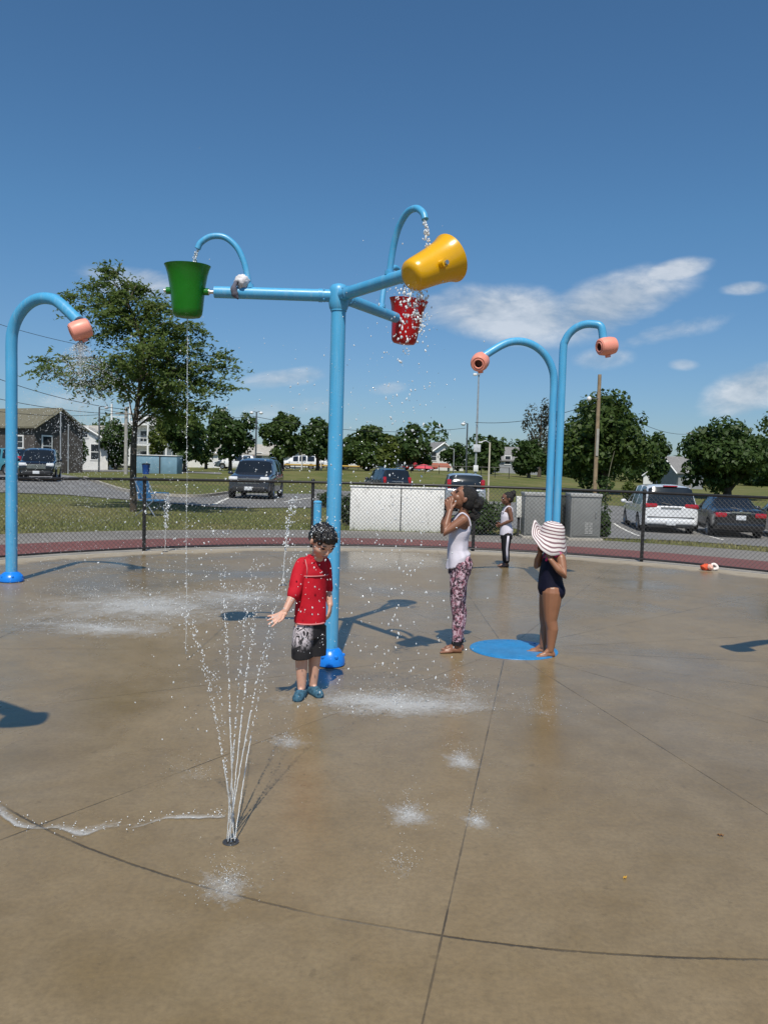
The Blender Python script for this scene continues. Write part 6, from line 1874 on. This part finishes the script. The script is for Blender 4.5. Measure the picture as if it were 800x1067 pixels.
# ---- foam and splashes on the ground
def foam_mat():
    m, nt, b, tc = new_mat('thin_foam')
    P = tc.outputs['Object']
    at_ = nn(nt, 'ShaderNodeAttribute', attribute_name='fall')
    a = noise_tex(nt, P, 11, 8, .7, 1.0); c = noise_tex(nt, P, 52, 5, .7, .6); e = noise_tex(nt, P, 3.2, 4, .6)
    f = mth(nt, 'ADD', mth(nt, 'MULTIPLY', a, .5), mth(nt, 'MULTIPLY', c, .5))
    f = mth(nt, 'ADD', f, mth(nt, 'MULTIPLY', mth(nt, 'SUBTRACT', e, .5), .55))
    f = mth(nt, 'ADD', f, mth(nt, 'MULTIPLY', mth(nt, 'SUBTRACT', at_.outputs['Fac'], .62), .55))
    al = ramp(nt, f, [(.40, 0), (.60, .26), (.80, .62)])
    al = mth(nt, 'MULTIPLY', al, mth(nt, 'MULTIPLY', at_.outputs['Fac'], 3.0, clamp=True))
    b.inputs['Base Color'].default_value = (.62, .62, .60, 1); b.inputs['Roughness'].default_value = .35
    nt.links.new(al, b.inputs['Alpha'])
    bump(nt, b, c, .6, .01)
    return m
FOAM = foam_mat()
def foam_sheet(name, fn, nu, nv, label, parent=None, z=.006, strength=1.0):
    """fn(u, v) gives a ground point and its foam weight"""
    V, A, F = [], [], []
    for i in range(nu + 1):
        for j in range(nv + 1):
            p, a = fn(i / nu, j / nv); V.append((p[0], p[1], z + .004 * mnoise.noise(Vector((p[0] * 8, p[1] * 8, 0))))); A.append(a * strength)
    for i in range(nu):
        for j in range(nv):
            k = i * (nv + 1) + j; F.append((k, k + nv + 1, k + nv + 2, k + 1))
    o = obj_from(name, np_mesh(name, np.array(V), np.array(F)), FOAM, parent, angle=None)
    at_ = o.data.attributes.new('fall', 'FLOAT', 'POINT'); at_.data.foreach_set('value', A)
    return o
def splash(px, py, wpx, hpx, n, label, strength=1.0, hz_=.06, r=.004, yaw=0):
    c = pad(px, py); k = c.y / FPX; rx = wpx * k / 2
    ry = (pad(px, py - hpx / 2) - pad(px, py + hpx / 2)).y / 2
    root = thing('splash', c, label, 'splash', 'splashes on the wet concrete')
    def fn(u_, v_):
        a, q = 2 * PI * u_, v_
        w_ = 1 + .35 * mnoise.noise(Vector((math.cos(a) * 1.5 + px, math.sin(a) * 1.5, 0)))
        return (1.35 * rx * q * w_ * math.cos(a), 1.35 * ry * q * w_ * math.sin(a)), (1 - q ** .9)
    foam_sheet('foam_sheet', fn, 48, 16, None, root, .005, strength)
    n = int(n * 1.4); a = rng.uniform(0, 2 * PI, n); q = np.abs(rng.normal(0, .6, n))
    P = np.stack([rx * q * np.cos(a), ry * q * np.sin(a), rng.exponential(hz_ * .8, n) + .003], 1)
    drop_obj('splash_drops', P, rng.uniform(r * .15, r * .45, n), WCLEAR, root, rng.normal(0, .5, (n, 3)) + np.array([0, 0, 1.0]), 2.0)['kind'] = 'stuff'
splash(410, 733, 230, 34, 420, 'long white splash of falling water right of the boy\'s feet', 1.45, .05, .006)
splash(480, 722, 90, 34, 160, 'spatter of drops right of the long white splash', .8, .07, .006)
splash(425, 849, 60, 34, 130, 'splash on the bare concrete left of the straight joint', 1.25, .04, .004)
splash(480, 793, 46, 28, 90, 'small splash touching the straight joint below the girls', 1.25, .04, .004)
splash(496, 856, 36, 20, 70, 'small splash on the straight joint near the circular joint', 1.25, .035, .004)
splash(418, 905, 64, 30, 90, 'faint scatter of drops near the circular joint', .55, .035, .0035)
splash(236, 922, 84, 52, 260, 'splash of drops in front of the fan of jets', 1.0, .03, .0035)
splash(300, 773, 66, 22, 90, 'small white splash behind the fan of jets', 1.0, .04, .005)
splash(150, 632, 300, 44, 560, 'broad misty splash under the left arched sprayer', 1.3, .05, .009)
splash(110, 655, 240, 24, 260, 'low line of splashing in front of the broad misty one', 1.2, .05, .008)
splash(250, 622, 150, 24, 220, 'splash line around the foot of the thin upright jet', 1.1, .06, .009)
splash(205, 805, 120, 40, 90, 'sparse drops on the concrete left of the fan of jets', .5, .03, .0035)
splash(560, 740, 120, 40, 110, 'sparse drops on the concrete below the blue disc', .5, .04, .004)

# advancing edge of the water film, with a ridge of foam
E = [pad(*p) for p in ((-60, 826), (-20, 836), (6, 852), (32, 862), (62, 866), (88, 869), (112, 862), (140, 863), (172, 853), (205, 853), (235, 851))]
EC = catmull(E, 8)
def fn(u_, v_):
    i = u_ * (len(EC) - 1); a = EC[int(i)]; b = EC[min(int(i) + 1, len(EC) - 1)]; p = a.lerp(b, i - int(i))
    wv = .035 * mnoise.noise(Vector((p.x * 5, 0, 1))) + .012 * mnoise.noise(Vector((p.x * 17, 0, 1)))
    wd = .07 + .15 * max(mnoise.noise(Vector((p.x * 3.1, 3, 0))) + .12, 0.0) + .06 * max(-p.x - 1.2, 0)
    y = p.y + wv + wd * (v_ - .3)
    return (p.x, y), (1 - (v_ - .2) / .8 if v_ > .2 else v_ / .2) * (1.0 + .55 * mnoise.noise(Vector((p.x * 4.3, 7, 0))))
o = foam_sheet('foam', fn, 220, 14, None, None, .006, 1.0)
tag(o, 'curling line of white foam at the edge of the water film', 'foam', kind='stuff')
n = 130
ii = rng.uniform(0, len(EC) - 1.01, n)
P = np.array([tuple(EC[int(i)].lerp(EC[int(i) + 1], i % 1)) for i in ii]) + np.stack([rng.normal(0, .01, n), rng.normal(.02, .035, n), np.abs(rng.normal(0, .007, n)) + .003], 1)
b_ = drop_obj('foam_bubbles', P, rng.uniform(.0010, .0032, n), WFOAM, o, None, 1.3); b_['kind'] = 'stuff'
